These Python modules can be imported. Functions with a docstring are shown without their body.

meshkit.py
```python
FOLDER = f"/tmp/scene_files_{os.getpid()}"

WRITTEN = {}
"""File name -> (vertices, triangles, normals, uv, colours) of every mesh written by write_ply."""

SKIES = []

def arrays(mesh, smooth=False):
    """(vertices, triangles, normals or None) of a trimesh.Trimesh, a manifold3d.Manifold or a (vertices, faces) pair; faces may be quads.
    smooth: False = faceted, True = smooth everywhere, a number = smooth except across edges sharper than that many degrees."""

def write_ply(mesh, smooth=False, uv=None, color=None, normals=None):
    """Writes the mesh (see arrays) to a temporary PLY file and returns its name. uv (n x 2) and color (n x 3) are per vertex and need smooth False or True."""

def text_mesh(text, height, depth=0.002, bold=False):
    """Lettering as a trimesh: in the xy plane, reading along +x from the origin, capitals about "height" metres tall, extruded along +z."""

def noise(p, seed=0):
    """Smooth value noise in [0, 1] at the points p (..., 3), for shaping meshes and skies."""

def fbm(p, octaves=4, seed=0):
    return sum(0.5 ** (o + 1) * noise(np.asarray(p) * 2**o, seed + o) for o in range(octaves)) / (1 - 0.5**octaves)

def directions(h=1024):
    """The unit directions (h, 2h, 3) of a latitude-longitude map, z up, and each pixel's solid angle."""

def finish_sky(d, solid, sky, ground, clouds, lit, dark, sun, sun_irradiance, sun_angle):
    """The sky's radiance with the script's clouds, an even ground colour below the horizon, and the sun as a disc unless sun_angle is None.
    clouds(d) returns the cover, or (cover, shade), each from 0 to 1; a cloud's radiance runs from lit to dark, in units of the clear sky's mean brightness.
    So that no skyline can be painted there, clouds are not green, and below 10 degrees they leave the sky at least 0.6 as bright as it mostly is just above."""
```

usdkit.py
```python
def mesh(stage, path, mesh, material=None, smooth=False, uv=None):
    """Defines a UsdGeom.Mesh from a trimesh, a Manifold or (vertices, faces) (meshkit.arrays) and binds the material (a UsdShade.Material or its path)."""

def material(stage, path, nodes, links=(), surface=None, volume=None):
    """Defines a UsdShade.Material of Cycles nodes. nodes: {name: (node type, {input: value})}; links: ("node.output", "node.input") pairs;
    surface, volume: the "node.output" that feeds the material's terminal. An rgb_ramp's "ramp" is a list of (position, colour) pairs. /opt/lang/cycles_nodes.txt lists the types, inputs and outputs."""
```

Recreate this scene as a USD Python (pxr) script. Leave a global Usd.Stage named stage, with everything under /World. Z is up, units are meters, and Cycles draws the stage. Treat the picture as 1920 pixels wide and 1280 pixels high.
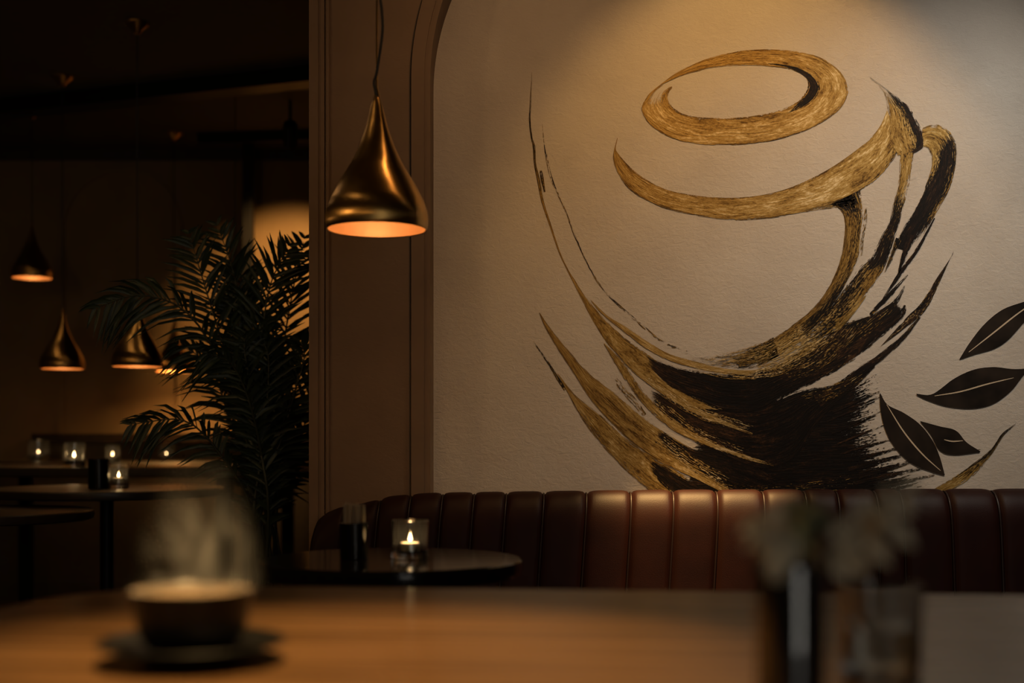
import math, random
import numpy as np, trimesh, shapely, usdkit, meshkit
import shapely.geometry as sg
from shapely.ops import unary_union
from pxr import Usd, UsdGeom, UsdLux, UsdShade, Gf, Sdf, Vt

stage = Usd.Stage.CreateInMemory()
UsdGeom.SetStageUpAxis(stage, 'Z'); UsdGeom.SetStageMetersPerUnit(stage, 1.0)
UsdGeom.Xform.Define(stage, '/World'); UsdGeom.Scope.Define(stage, '/World/Looks')
rnd = random.Random(7); nrng = np.random.default_rng(7)

# ------------------------------------------------------------------ camera, lights, exposure
CAMZ, F, HY = 0.925, 2400.0, 825.0
cam = UsdGeom.Camera.Define(stage, '/World/camera')
cam.AddTranslateOp().Set((0, 0, CAMZ)); cam.AddRotateXOp().Set(90.0)
cam.CreateHorizontalApertureAttr(36.0); cam.CreateVerticalApertureAttr(24.0)
cam.CreateFocalLengthAttr(45.0); cam.CreateVerticalApertureOffsetAttr(36.0 / 1920 * 185)
cam.CreateFStopAttr(2.1); cam.CreateFocusDistanceAttr(3.12)
cam.CreateClippingRangeAttr((0.05, 100.0)); cam.CreateExposureAttr(0.0)

def aim(prim, src, dst):
    d = Gf.Vec3d(*dst) - Gf.Vec3d(*src)
    m = Gf.Matrix4d(); m.SetLookAt(Gf.Vec3d(*src), Gf.Vec3d(*dst), Gf.Vec3d(0, 0, 1) if abs(d[2]) < .98 * d.GetLength() else Gf.Vec3d(0, 1, 0))
    UsdGeom.Xformable(prim).AddTransformOp().Set(m.GetInverse())

def spot(name, src, dst, watts, col, angle, soft, radius=.03):
    l = UsdLux.SphereLight.Define(stage, '/World/' + name)
    l.CreateRadiusAttr(radius); l.CreateIntensityAttr(watts); l.CreateNormalizeAttr(True); l.CreateColorAttr(Gf.Vec3f(*col))
    s = UsdLux.ShapingAPI.Apply(l.GetPrim()); s.CreateShapingConeAngleAttr(angle); s.CreateShapingConeSoftnessAttr(soft)
    aim(l.GetPrim(), src, dst); return l

SPOT_A = ((1.40, 2.20, 2.48), (1.02, 3.2, 1.10))
SPOT_B = ((0.62, 2.50, 2.50), (0.62, 3.2, 1.40))
SPOT_E = ((0.10, 2.30, 2.50), (0.10, 3.2, 1.30))
SPOT_D = ((0.46, 2.89, 2.50), (0.43, 2.968, 0.80))
SPOT_F = ((-.17, 1.24, 2.48), (-.16, 1.10, .735))
SPOT_C = ((-1.10, 6.35, 2.42), (-1.28, 7.4, 1.62))
spot('unseen_neutral_spot', *SPOT_A, 21.5, (1.0, .93, .83), 37, .95)  # unseen lamp placed to light the right half of the mural
spot('unseen_amber_spot', *SPOT_B, 10.0, (1.0, .56, .18), 35, .5, .02)  # out of view; its beam edge makes the amber pool on the mural
spot('unseen_amber_wash', *SPOT_E, 5.6, (1.0, .53, .21), 52, .95, .03)  # unseen amber wash, placed to warm the left of the mural wall
spot('unseen_bench_spot', *SPOT_D, 310.0, (1.0, .60, .22), 9.5, 1.0, .02)  # out of view overhead, placed for the highlight along the bench top
spot('unseen_table_spot', *SPOT_F, 105.0, (1.0, .60, .22), 15.5, 1.0, .02)  # unseen overhead spot for the orange pool on the foreground table
spot('back_spot_light', *SPOT_C, 30.0, (1.0, .52, .16), 32, .6, .02)
dome = UsdLux.DomeLight.Define(stage, '/World/night_sky'); dome.CreateIntensityAttr(.02); dome.CreateColorAttr(Gf.Vec3f(.6, .7, 1))

# ------------------------------------------------------------------ helpers
used = {}
def numbered(parent, name):
    k = (str(parent), name); n = used.get(k, 0); used[k] = n + 1
    return name if n == 0 else f'{name}_{n:03d}'
def meta(p, label=None, cat=None, group=None, kind=None):
    for k, v in (('label', label), ('category', cat), ('group', group), ('kind', kind)):
        if v: p.SetCustomDataByKey(k, v)
    return p
def thing(name, label, cat, loc=(0, 0, 0), rotz=0, group=None):
    x = UsdGeom.Xform.Define(stage, '/World/' + numbered('/World', name))
    x.AddTranslateOp().Set(Gf.Vec3d(*map(float, loc))); x.AddRotateZOp().Set(float(rotz))
    return meta(x.GetPrim(), label, cat, group)
def obj(name, mesh, mat, parent=None, smooth=35, label=None, prim=None):
    root = str(parent.GetPath()) if parent is not None else '/World'
    return usdkit.mesh(stage, f'{root}/{numbered(root, name)}', mesh, MAT[mat], smooth).GetPrim() if label is None else meta(usdkit.mesh(stage, f'{root}/{numbered(root, name)}', mesh, MAT[mat], smooth).GetPrim(), label)
def struct(name, mesh, mat, smooth=False, parent=None):
    return meta(obj(name, mesh, mat, parent, smooth), kind='structure' if parent is None else None)
def dup(src, loc, label, rotz=0, group=None, scale=None):
    was = src.GetCustomData(); name = src.GetName()
    x = UsdGeom.Xform.Define(stage, '/World/' + numbered('/World', name))
    x.GetPrim().GetReferences().AddInternalReference(src.GetPath())
    x.ClearXformOpOrder(); x.AddTranslateOp().Set(Gf.Vec3d(*map(float, loc))); x.AddRotateZOp().Set(float(rotz))
    if scale: x.AddScaleOp().Set(Gf.Vec3f(*scale)); 
    p = x.GetPrim(); meta(p, label, was['category'], group or was.get('group')); p.SetInstanceable(True)
    return p
def P(px, py, d): return np.array([(px - 960) / F * d, d, CAMZ + (HY - py) / F * d])
def box(x0, x1, y0, y1, z0, z1):
    m = trimesh.creation.box([x1 - x0, y1 - y0, z1 - z0]); m.apply_translation([(x0 + x1) / 2, (y0 + y1) / 2, (z0 + z1) / 2]); return m
def cat(*ms): return trimesh.util.concatenate([m for m in ms])
def lathe(prof, n=64, loc=(0, 0, 0)):
    m = trimesh.creation.revolve(np.array(prof, float), sections=n); m.apply_translation(loc)
    if m.volume < 0: m.invert()
    return m
def smoothcurve(pts, n):
    pts = np.asarray(pts, float)
    if len(pts) == 2:
        t = np.linspace(0, 1, n)[:, None]; return pts[0] * (1 - t) + pts[1] * t
    p = np.vstack([2 * pts[0] - pts[1], pts, 2 * pts[-1] - pts[-2]]); k = len(pts) - 1
    u = np.linspace(0, k - 1e-9, n); i = np.floor(u).astype(int); t = (u - i)[:, None]
    a, b, c, d = p[i], p[i + 1], p[i + 2], p[i + 3]
    return .5 * (2 * b + (c - a) * t + (2 * a - 5 * b + 4 * c - d) * t ** 2 + (3 * b - a - 3 * c + d) * t ** 3)
def tube(pts, r, sides=8):
    p = np.asarray(pts, float); r = np.broadcast_to(r, (len(p),))
    t = np.gradient(p, axis=0); t /= np.linalg.norm(t, axis=1, keepdims=True) + 1e-12
    ref = np.array([1., 0, 0]) if abs(t[:, 0]).mean() < .7 else np.array([0, 0, 1.])
    a = np.cross(t, ref); a /= np.linalg.norm(a, axis=1, keepdims=True) + 1e-12; b = np.cross(t, a)
    an = np.arange(sides) * 2 * np.pi / sides
    v = (p[:, None] + r[:, None, None] * (np.cos(an)[None, :, None] * a[:, None] + np.sin(an)[None, :, None] * b[:, None])).reshape(-1, 3)
    f = []
    for i in range(len(p) - 1):
        for j in range(sides):
            q = [i * sides + j, i * sides + (j + 1) % sides, (i + 1) * sides + (j + 1) % sides, (i + 1) * sides + j]
            f += [[q[0], q[1], q[2]], [q[0], q[2], q[3]]]
    n0 = len(v); v = np.vstack([v, p[0], p[-1]])
    for j in range(sides):
        f += [[n0, (j + 1) % sides, j], [n0 + 1, (len(p) - 1) * sides + j, (len(p) - 1) * sides + (j + 1) % sides]]
    m = trimesh.Trimesh(v, f, process=False)
    if m.volume < 0: m.invert()
    return m
def extrude_xz(poly, y0, y1):
    """shapely polygon in x,z extruded from y0 (front) to y1"""
    ms = [trimesh.creation.extrude_polygon(g, y1 - y0, engine='earcut') for g in getattr(poly, 'geoms', [poly])]
    m = cat(*ms); v = m.vertices.copy(); m.vertices = np.stack([v[:, 0], y0 + v[:, 2], v[:, 1]], 1); m.invert()
    return m
def extrude_xy(poly, z0, z1, bevel=0):
    if not bevel:
        m = trimesh.creation.extrude_polygon(poly, z1 - z0, engine='earcut'); m.apply_translation([0, 0, z0]); return m
    import manifold3d as mf
    def layer(p, a, b):
        m = trimesh.creation.extrude_polygon(p, b - a, engine='earcut'); m.apply_translation([0, 0, a]); return m
    rings = []
    steps = [(z0, bevel), (z0 + bevel, 0), (z1 - bevel, 0), (z1 - bevel * .3, bevel * .3), (z1, bevel)]
    n = 240; V = []
    for z, ins in steps:
        q = poly.buffer(-ins) if ins else poly
        ls = q.exterior; L = ls.length
        o = np.array([ls.interpolate(ls.project(sg.Point(*poly.exterior.interpolate(k / n, True).coords[0]))).coords[0] for k in range(n)])
        V.append(np.c_[o, np.full(n, z)])
    v = np.vstack(V); f = []
    for i in range(len(steps) - 1):
        for j in range(n):
            a, b, c, d = i * n + j, i * n + (j + 1) % n, (i + 1) * n + (j + 1) % n, (i + 1) * n + j
            f += [[a, b, c], [a, c, d]]
    cb = np.array(poly.centroid.coords[0]); k = len(v); v = np.vstack([v, [*cb, z0], [*cb, z1]])
    for j in range(n):
        f += [[k, (j + 1) % n, j], [k + 1, (len(steps) - 1) * n + j, (len(steps) - 1) * n + (j + 1) % n]]
    m = trimesh.Trimesh(v, f, process=False)
    if m.volume < 0: m.invert()
    return m

# ------------------------------------------------------------------ materials
MAT = {}
def mat(name, nodes, links, surface='p.BSDF', volume=None):
    MAT[name] = usdkit.material(stage, '/World/Looks/' + name, nodes, links, surface=surface, volume=volume)
def plain(name, col, rough=.5, metal=0, var=.12, scale=30, bump=0, bscale=80, **kw):
    c = np.array(col, float)
    nodes = {'g': ('geometry', {}), 'n': ('noise_texture', {'scale': scale, 'detail': 4}),
             'r': ('rgb_ramp', {'ramp': [(.25, tuple(c * (1 - var))), (.75, tuple(c * (1 + var)))]}),
             'p': ('principled_bsdf', {'roughness': rough, 'metallic': metal, **kw})}
    links = [('g.position', 'n.vector'), ('n.fac', 'r.fac'), ('r.color', 'p.base_color')]
    if bump:
        nodes['bn'] = ('noise_texture', {'scale': bscale, 'detail': 5, 'roughness': .6}); nodes['b'] = ('bump', {'strength': bump, 'distance': .004})
        links += [('g.position', 'bn.vector'), ('bn.fac', 'b.height'), ('b.normal', 'p.normal')]
    mat(name, nodes, links)

# plaster: mottled, fine trowel relief
def plaster(name, c1, c2, bump):
    mat(name, {'g': ('geometry', {}), 'n': ('noise_texture', {'scale': 4.5, 'detail': 6, 'roughness': .6}),
               'r': ('rgb_ramp', {'ramp': [(.3, c1), (.7, c2)]}),
               'm': ('mapping', {'scale': (60, 60, 95), 'rotation': (0, .6, 0)}), 'bn': ('noise_texture', {'scale': 1.0, 'detail': 5, 'roughness': .62, 'distortion': .8}),
               'bn2': ('noise_texture', {'scale': 11, 'detail': 3}), 'ad': ('math', {'math_type': 'multiply_add', 'value2': .7}),
               'b': ('bump', {'strength': bump, 'distance': .006}), 'p': ('principled_bsdf', {'roughness': .62, 'specular_ior_level': .35})},
        [('g.position', 'n.vector'), ('n.fac', 'r.fac'), ('r.color', 'p.base_color'), ('g.position', 'm.vector'), ('m.vector', 'bn.vector'),
         ('g.position', 'bn2.vector'), ('bn.fac', 'ad.value1'), ('bn2.fac', 'ad.value3'), ('ad.value', 'b.height'), ('b.normal', 'p.normal')])
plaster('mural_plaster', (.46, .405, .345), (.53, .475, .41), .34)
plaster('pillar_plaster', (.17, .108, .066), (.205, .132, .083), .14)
plaster('back_plaster', (.26, .17, .085), (.31, .21, .105), .1)
plain('ceiling_paint', (.055, .045, .035), .8, bump=.05)
plain('dark_wall', (.06, .045, .032), .8, bump=.05)
plain('black_metal', (.012, .012, .013), .45, .6)
plain('dark_floor', (.035, .024, .016), .5, var=.3, scale=6)
mat('brass', {'g': ('geometry', {}), 'n': ('noise_texture', {'scale': 60, 'detail': 4}), 'r': ('rgb_ramp', {'ramp': [(.25, (.46, .265, .08)), (.75, (.56, .33, .105))]}),
              't': ('tangent', {'direction_type': 'radial', 'axis': 'z'}), 'p': ('principled_bsdf', {'metallic': 1.0, 'roughness': .30, 'anisotropic': .8})},
    [('g.position', 'n.vector'), ('n.fac', 'r.fac'), ('r.color', 'p.base_color'), ('t.tangent', 'p.tangent')])
plain('copper_inside', (.33, .155, .060), .5, .2, var=.05)
plain('cable', (.010, .009, .008), .6)
plain('black_lacquer', (.010, .0085, .008), .13, var=.2, scale=50, specular_ior_level=.3)
plain('dark_wood', (.030, .019, .012), .38, var=.3, scale=25)
plain('cup_black', (.005, .005, .005), .30, var=.2, specular_ior_level=.3)
plain('cup_inside', (.34, .29, .24), .35)
plain('coffee_foam', (.30, .22, .15), .75, var=.25, scale=140, specular_ior_level=.2)
plain('holder_metal', (.03, .028, .026), .25, .9)
plain('stick_paper', (.34, .27, .19), .8)
plain('glowing_wax', (.85, .72, .50), .5, emission_color=(1, .55, .2), emission_strength=4.0)  # emission stands in for flame light inside the wax
plain('tin', (.5, .47, .42), .3, 1.0)
plain('leaf_green', (.030, .046, .020), .45, var=.35, scale=20)
plain('stem_green', (.045, .05, .022), .5, var=.3)
plain('pot_clay', (.03, .026, .024), .6)
plain('soil', (.02, .014, .01), .95)
plain('sprig_leaf', (.48, .42, .30), .55, var=.4, scale=60)
plain('sprig_dark', (.14, .17, .12), .55, var=.4, scale=60)
# leather: burgundy-brown with grain
mat('leather', {'g': ('geometry', {}), 'n': ('noise_texture', {'scale': 14, 'detail': 5}), 'r': ('rgb_ramp', {'ramp': [(.3, (.0115, .0026, .0016)), (.7, (.0175, .0040, .0023))]}),
                'v': ('voronoi_texture', {'scale': 420}) if False else ('noise_texture', {'scale': 420, 'detail': 3}), 'b': ('bump', {'strength': .12, 'distance': .002}),
                'p': ('principled_bsdf', {'roughness': .50, 'specular_ior_level': .13})},
    [('g.position', 'n.vector'), ('n.fac', 'r.fac'), ('r.color', 'p.base_color'), ('g.position', 'v.vector'), ('v.fac', 'b.height'), ('b.normal', 'p.normal')])
plain('leather_piping', (.010, .003, .002), .45, specular_ior_level=.3)
# table wood with grain along its length
mat('table_wood', {'g': ('texture_coordinate', {}), 'm': ('mapping', {'scale': (1.6, 38, 38)}), 'n': ('noise_texture', {'scale': 1.0, 'detail': 6, 'roughness': .6, 'distortion': .7}),
                   'm2': ('mapping', {'scale': (5, 230, 230)}), 'n2': ('noise_texture', {'scale': 1.0, 'detail': 3}), 'mx': ('math', {'math_type': 'multiply_add', 'value2': .35}),
                   'r': ('rgb_ramp', {'ramp': [(.40, (.026, .013, .0055)), (.60, (.088, .045, .0175)), (.85, (.16, .086, .036))]}),
                   'rr': ('map_range', {'from_min': .4, 'from_max': .9, 'to_min': .20, 'to_max': .34}), 'p': ('principled_bsdf', {'specular_ior_level': .5}), 'b': ('bump', {'strength': .05, 'distance': .002})},
    [('g.object', 'm.vector'), ('g.object', 'm2.vector'), ('m.vector', 'n.vector'), ('m2.vector', 'n2.vector'), ('n2.fac', 'mx.value1'), ('n.fac', 'mx.value3'),
     ('mx.value', 'r.fac'), ('r.color', 'p.base_color'), ('mx.value', 'rr.value'), ('rr.result', 'p.roughness'), ('n2.fac', 'b.height'), ('b.normal', 'p.normal')])
mat('glass', {'p': ('principled_bsdf', {'base_color': (.97, .97, .96), 'roughness': .03, 'transmission_weight': 1.0, 'ior': 1.5}), 'd': ('diffuse_bsdf', {'color': (.8, .8, .78)}), 'x': ('mix_closure', {'fac': .005})},
    [('p.BSDF', 'x.closure1'), ('d.BSDF', 'x.closure2')], surface='x.closure')
mat('dark_glass', {'p': ('principled_bsdf', {'base_color': (.10, .10, .10), 'roughness': .04, 'transmission_weight': .9, 'ior': 2.1})}, [])
mat('smoky_glass', {'p': ('principled_bsdf', {'base_color': (.60, .60, .58), 'roughness': .03, 'transmission_weight': 1.0, 'ior': 1.45})}, [])
mat('water', {'p': ('principled_bsdf', {'base_color': (.93, .96, .95), 'roughness': .0, 'transmission_weight': 1.0, 'ior': 1.33})}, [])
mat('pane', {'f': ('fresnel', {'IOR': 1.45}), 't': ('transparent_bsdf', {'color': (.95, .96, .95)}), 'g': ('glossy_bsdf', {'color': (1, 1, 1), 'roughness': .03}), 'x': ('mix_closure', {})},
    [('f.fac', 'x.fac'), ('t.BSDF', 'x.closure1'), ('g.BSDF', 'x.closure2')], surface='x.closure')
def emit(name, col, s): mat(name, {'e': ('emission', {'color': col, 'strength': s})}, [], surface='e.emission')
emit('bulb', (1.0, .58, .22), 50)
emit('unseen_globe_far', (1.0, .60, .26), 20)
emit('bulb_wall', (1.0, .56, .17), 330)
emit('globe', (1.0, .60, .26), 40)
emit('bulb_near', (1.0, .58, .24), 45)
emit('downlight', (1.0, .66, .34), 42)
emit('flame', (1.0, .64, .28), 420)
# brush paint: reads stroke coordinates (metres along, metres across, seed) and (gold, cover, pale) from the mesh
def paint():
    N = {'a': ('attribute', {'attribute': 'stroke'}), 'b': ('attribute', {'attribute': 'paint'}), 'sp': ('separate_xyz', {}),
         'm1': ('mapping', {'scale': (20, 210, 1)}), 'n1': ('noise_texture', {'scale': 1.0, 'detail': 5, 'roughness': .65}),
         'm2': ('mapping', {'scale': (120, 260, 1), 'location': (3.1, 7.7, 0)}), 'n2': ('noise_texture', {'scale': 1.0, 'detail': 4, 'roughness': .65}),
         'm3': ('mapping', {'scale': (15, 44, 1), 'location': (13, 5, 2)}), 'n3': ('noise_texture', {'scale': 1.0, 'detail': 7, 'roughness': .68, 'distortion': .9}),
         'm4': ('mapping', {'scale': (24, 420, 1), 'location': (31, 1, 5)}), 'n4': ('noise_texture', {'scale': 1.0, 'detail': 3, 'roughness': .6})}
    L = [('b.vector', 'sp.vector')]
    for k in '1234': L += [('a.vector', f'm{k}.vector'), (f'm{k}.vector', f'n{k}.vector')]
    def ma(n, kind, a, b, c=None):
        N[n] = ('math', {'math_type': kind, **{f'value{i+1}': v for i, v in enumerate((a, b, c)) if isinstance(v, (int, float))}})
        for i, v in enumerate((a, b, c)):
            if isinstance(v, str): L.append((v, f'{n}.value{i+1}'))
    # goldness
    ma('g1', 'multiply_add', 'n1.fac', 1.7, -.85); ma('g2', 'multiply_add', 'n2.fac', 1.9, -.95); ma('g3', 'add', 'g1.value', 'g2.value')
    ma('g4', 'add', 'g3.value', 'sp.x'); N['gr'] = ('map_range', {'from_min': .30, 'from_max': .70, 'clamp': True}); L.append(('g4.value', 'gr.value'))
    # cover
    ma('c1', 'multiply_add', 'n4.fac', 2.2, -1.1); ma('c2', 'multiply_add', 'n2.fac', 1.7, -.85); ma('c3', 'add', 'c1.value', 'c2.value')
    ma('c4', 'add', 'c3.value', 'sp.y'); N['cr'] = ('map_range', {'from_min': .44, 'from_max': .56, 'clamp': True}); L.append(('c4.value', 'cr.value'))
    ma('h0', 'multiply_add', 'n3.fac', 1.15, -.57); ma('h2', 'multiply_add', 'n1.fac', .8, 'h0.value'); ma('h3', 'multiply_add', 'n2.fac', .75, 'h2.value'); ma('h4', 'subtract', 'h3.value', .30); ma('h1', 'add', 'h4.value', 'sp.z')
    N['gc'] = ('rgb_ramp', {'ramp': [(.14, (.040, .020, .006)), (.31, (.14, .075, .018)), (.48, (.30, .18, .047)), (.64, (.42, .28, .095)), (.86, (.72, .57, .33))]}); L.append(('h1.value', 'gc.fac'))
    N['dc'] = ('rgb_ramp', {'ramp': [(.38, (.0055, .0040, .0032)), (.58, (.016, .0085, .005)), (.75, (.055, .026, .011)), (.92, (.11, .055, .02))]}); L.append(('h1.value', 'dc.fac'))
    N['mx'] = ('mix', {}); L += [('gr.result', 'mx.fac'), ('dc.color', 'mx.color1'), ('gc.color', 'mx.color2')]
    N['me'] = ('math', {'math_type': 'multiply', 'value2': .35}); L.append(('gr.result', 'me.value1'))
    N['bu'] = ('bump', {'strength': .35, 'distance': .003}); L.append(('n1.fac', 'bu.height'))
    N['p'] = ('principled_bsdf', {'roughness': .55, 'specular_ior_level': .14}); L += [('mx.color', 'p.base_color'), ('me.value', 'p.metallic'), ('bu.normal', 'p.normal')]
    N['t'] = ('transparent_bsdf', {'color': (1, 1, 1)}); N['x'] = ('mix_closure', {}); L += [('cr.result', 'x.fac'), ('t.BSDF', 'x.closure1'), ('p.BSDF', 'x.closure2')]
    mat('brush_paint', N, L, surface='x.closure')
paint()
plain('leaf_paint', (.016, .0105, .007), .6, var=.75, scale=16, specular_ior_level=.15)
plain('vein_paint', (.50, .40, .28), .55)

# ------------------------------------------------------------------ the room
YF, YW, YB, CEIL = 3.08, 3.20, 7.40, 2.60     # pillar face, mural wall, back wall, ceiling
XL, XR, Y0 = -4.0, 2.7, -1.6
struct('floor', box(XL, XR, Y0, YB, -.1, 0), 'dark_floor')
struct('ceiling', box(XL, XR, Y0, YB, CEIL, CEIL + .1), 'ceiling_paint')
struct('wall_left', box(XL - .1, XL, Y0, YB, 0, CEIL), 'dark_wall')
struct('wall_right', box(XR, XR + .1, Y0, YB, 0, CEIL), 'dark_wall')
struct('wall_back', box(XL, XR, YB, YB + .1, 0, CEIL), 'back_plaster')
# wall behind the camera with an unseen tall window, placed to streak the vase
wx0, wx1, wz0, wz1 = .62, 1.42, .15, 2.25
wall = sg.box(XL, 0, XR, CEIL).difference(sg.box(wx0, wz0, wx1, wz1))
struct('wall_front', extrude_xz(wall, Y0 - .1, Y0), 'dark_wall')
w = meta(UsdGeom.Xform.Define(stage, '/World/unseen_window_1').GetPrim(), kind='structure')
fr = sg.box(wx0, wz0, wx1, wz1).difference(sg.box(wx0 + .03, wz0 + .03, wx1 - .03, wz1 - .03))
obj('window_frame', extrude_xz(fr, Y0 - .09, Y0 - .03), 'black_metal', w, False)
obj('window_pane', box(wx0 + .03, wx1 - .03, Y0 - .065, Y0 - .06, wz0 + .03, wz1 - .03), 'pane', w, False)
win = UsdLux.RectLight.Define(stage, '/World/unseen_window_light'); win.CreateWidthAttr(.75); win.CreateHeightAttr(2.05); win.CreateIntensityAttr(1.8); win.CreateColorAttr(Gf.Vec3f(1.0, .91, .80))  # light of the unseen window, reaching the vase, brass and mural
aim(win.GetPrim(), ((wx0 + wx1) / 2, Y0 - .2, 1.2), ((wx0 + wx1) / 2, 3, 1.2))

k = YF / F
ax0 = (807 - 960) * k; aspring = CAMZ + (HY - 150) * k; ar = .62
niche = sg.box(ax0 + ar, .5, 1.75 - ar, aspring + ar).union(sg.box(ax0, .5, 1.75, aspring)).union(sg.Point(ax0 + ar, aspring).buffer(ar, 64)).union(sg.Point(1.75 - ar, aspring).buffer(ar, 64))
px0 = (580 - 960) * k
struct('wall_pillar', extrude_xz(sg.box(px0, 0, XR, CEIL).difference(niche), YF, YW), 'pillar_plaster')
struct('wall_mural', box(px0, XR, YW, YW + .16, 0, CEIL), 'mural_plaster')
clip = sg.box(px0, .3, XR, CEIL)
def ring(a, b): return niche.buffer(a, 32).difference(niche.buffer(b, 32)).intersection(clip)
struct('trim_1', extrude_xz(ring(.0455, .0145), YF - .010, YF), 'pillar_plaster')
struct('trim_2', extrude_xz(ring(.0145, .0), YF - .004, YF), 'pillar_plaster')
struct('groove_shade_3', extrude_xz(ring(.0500, .0478), YF - .003, YF), 'dark_wall')  # shade of the groove painted as a thin dark raised ring
xa = lambda p: (p - 960) * k
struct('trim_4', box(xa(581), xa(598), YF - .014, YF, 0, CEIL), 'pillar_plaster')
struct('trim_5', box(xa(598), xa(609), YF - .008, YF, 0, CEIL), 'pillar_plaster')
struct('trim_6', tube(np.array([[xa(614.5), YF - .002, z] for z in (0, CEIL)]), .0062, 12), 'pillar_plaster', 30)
struct('added_dark_panel_9', box(XL, XR, YB - .035, YB, .12, .74), 'dark_wall')  # dark panel added so the low back wall stays dark
# dark cornice and skirting on the back wall
struct('trim_7', box(XL, XR, YB - .03, YB, CEIL - .06, CEIL), 'dark_wall')
struct('baseboard_back', box(XL, XR, YB - .045, YB, 0, .12), 'dark_wall')

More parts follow.
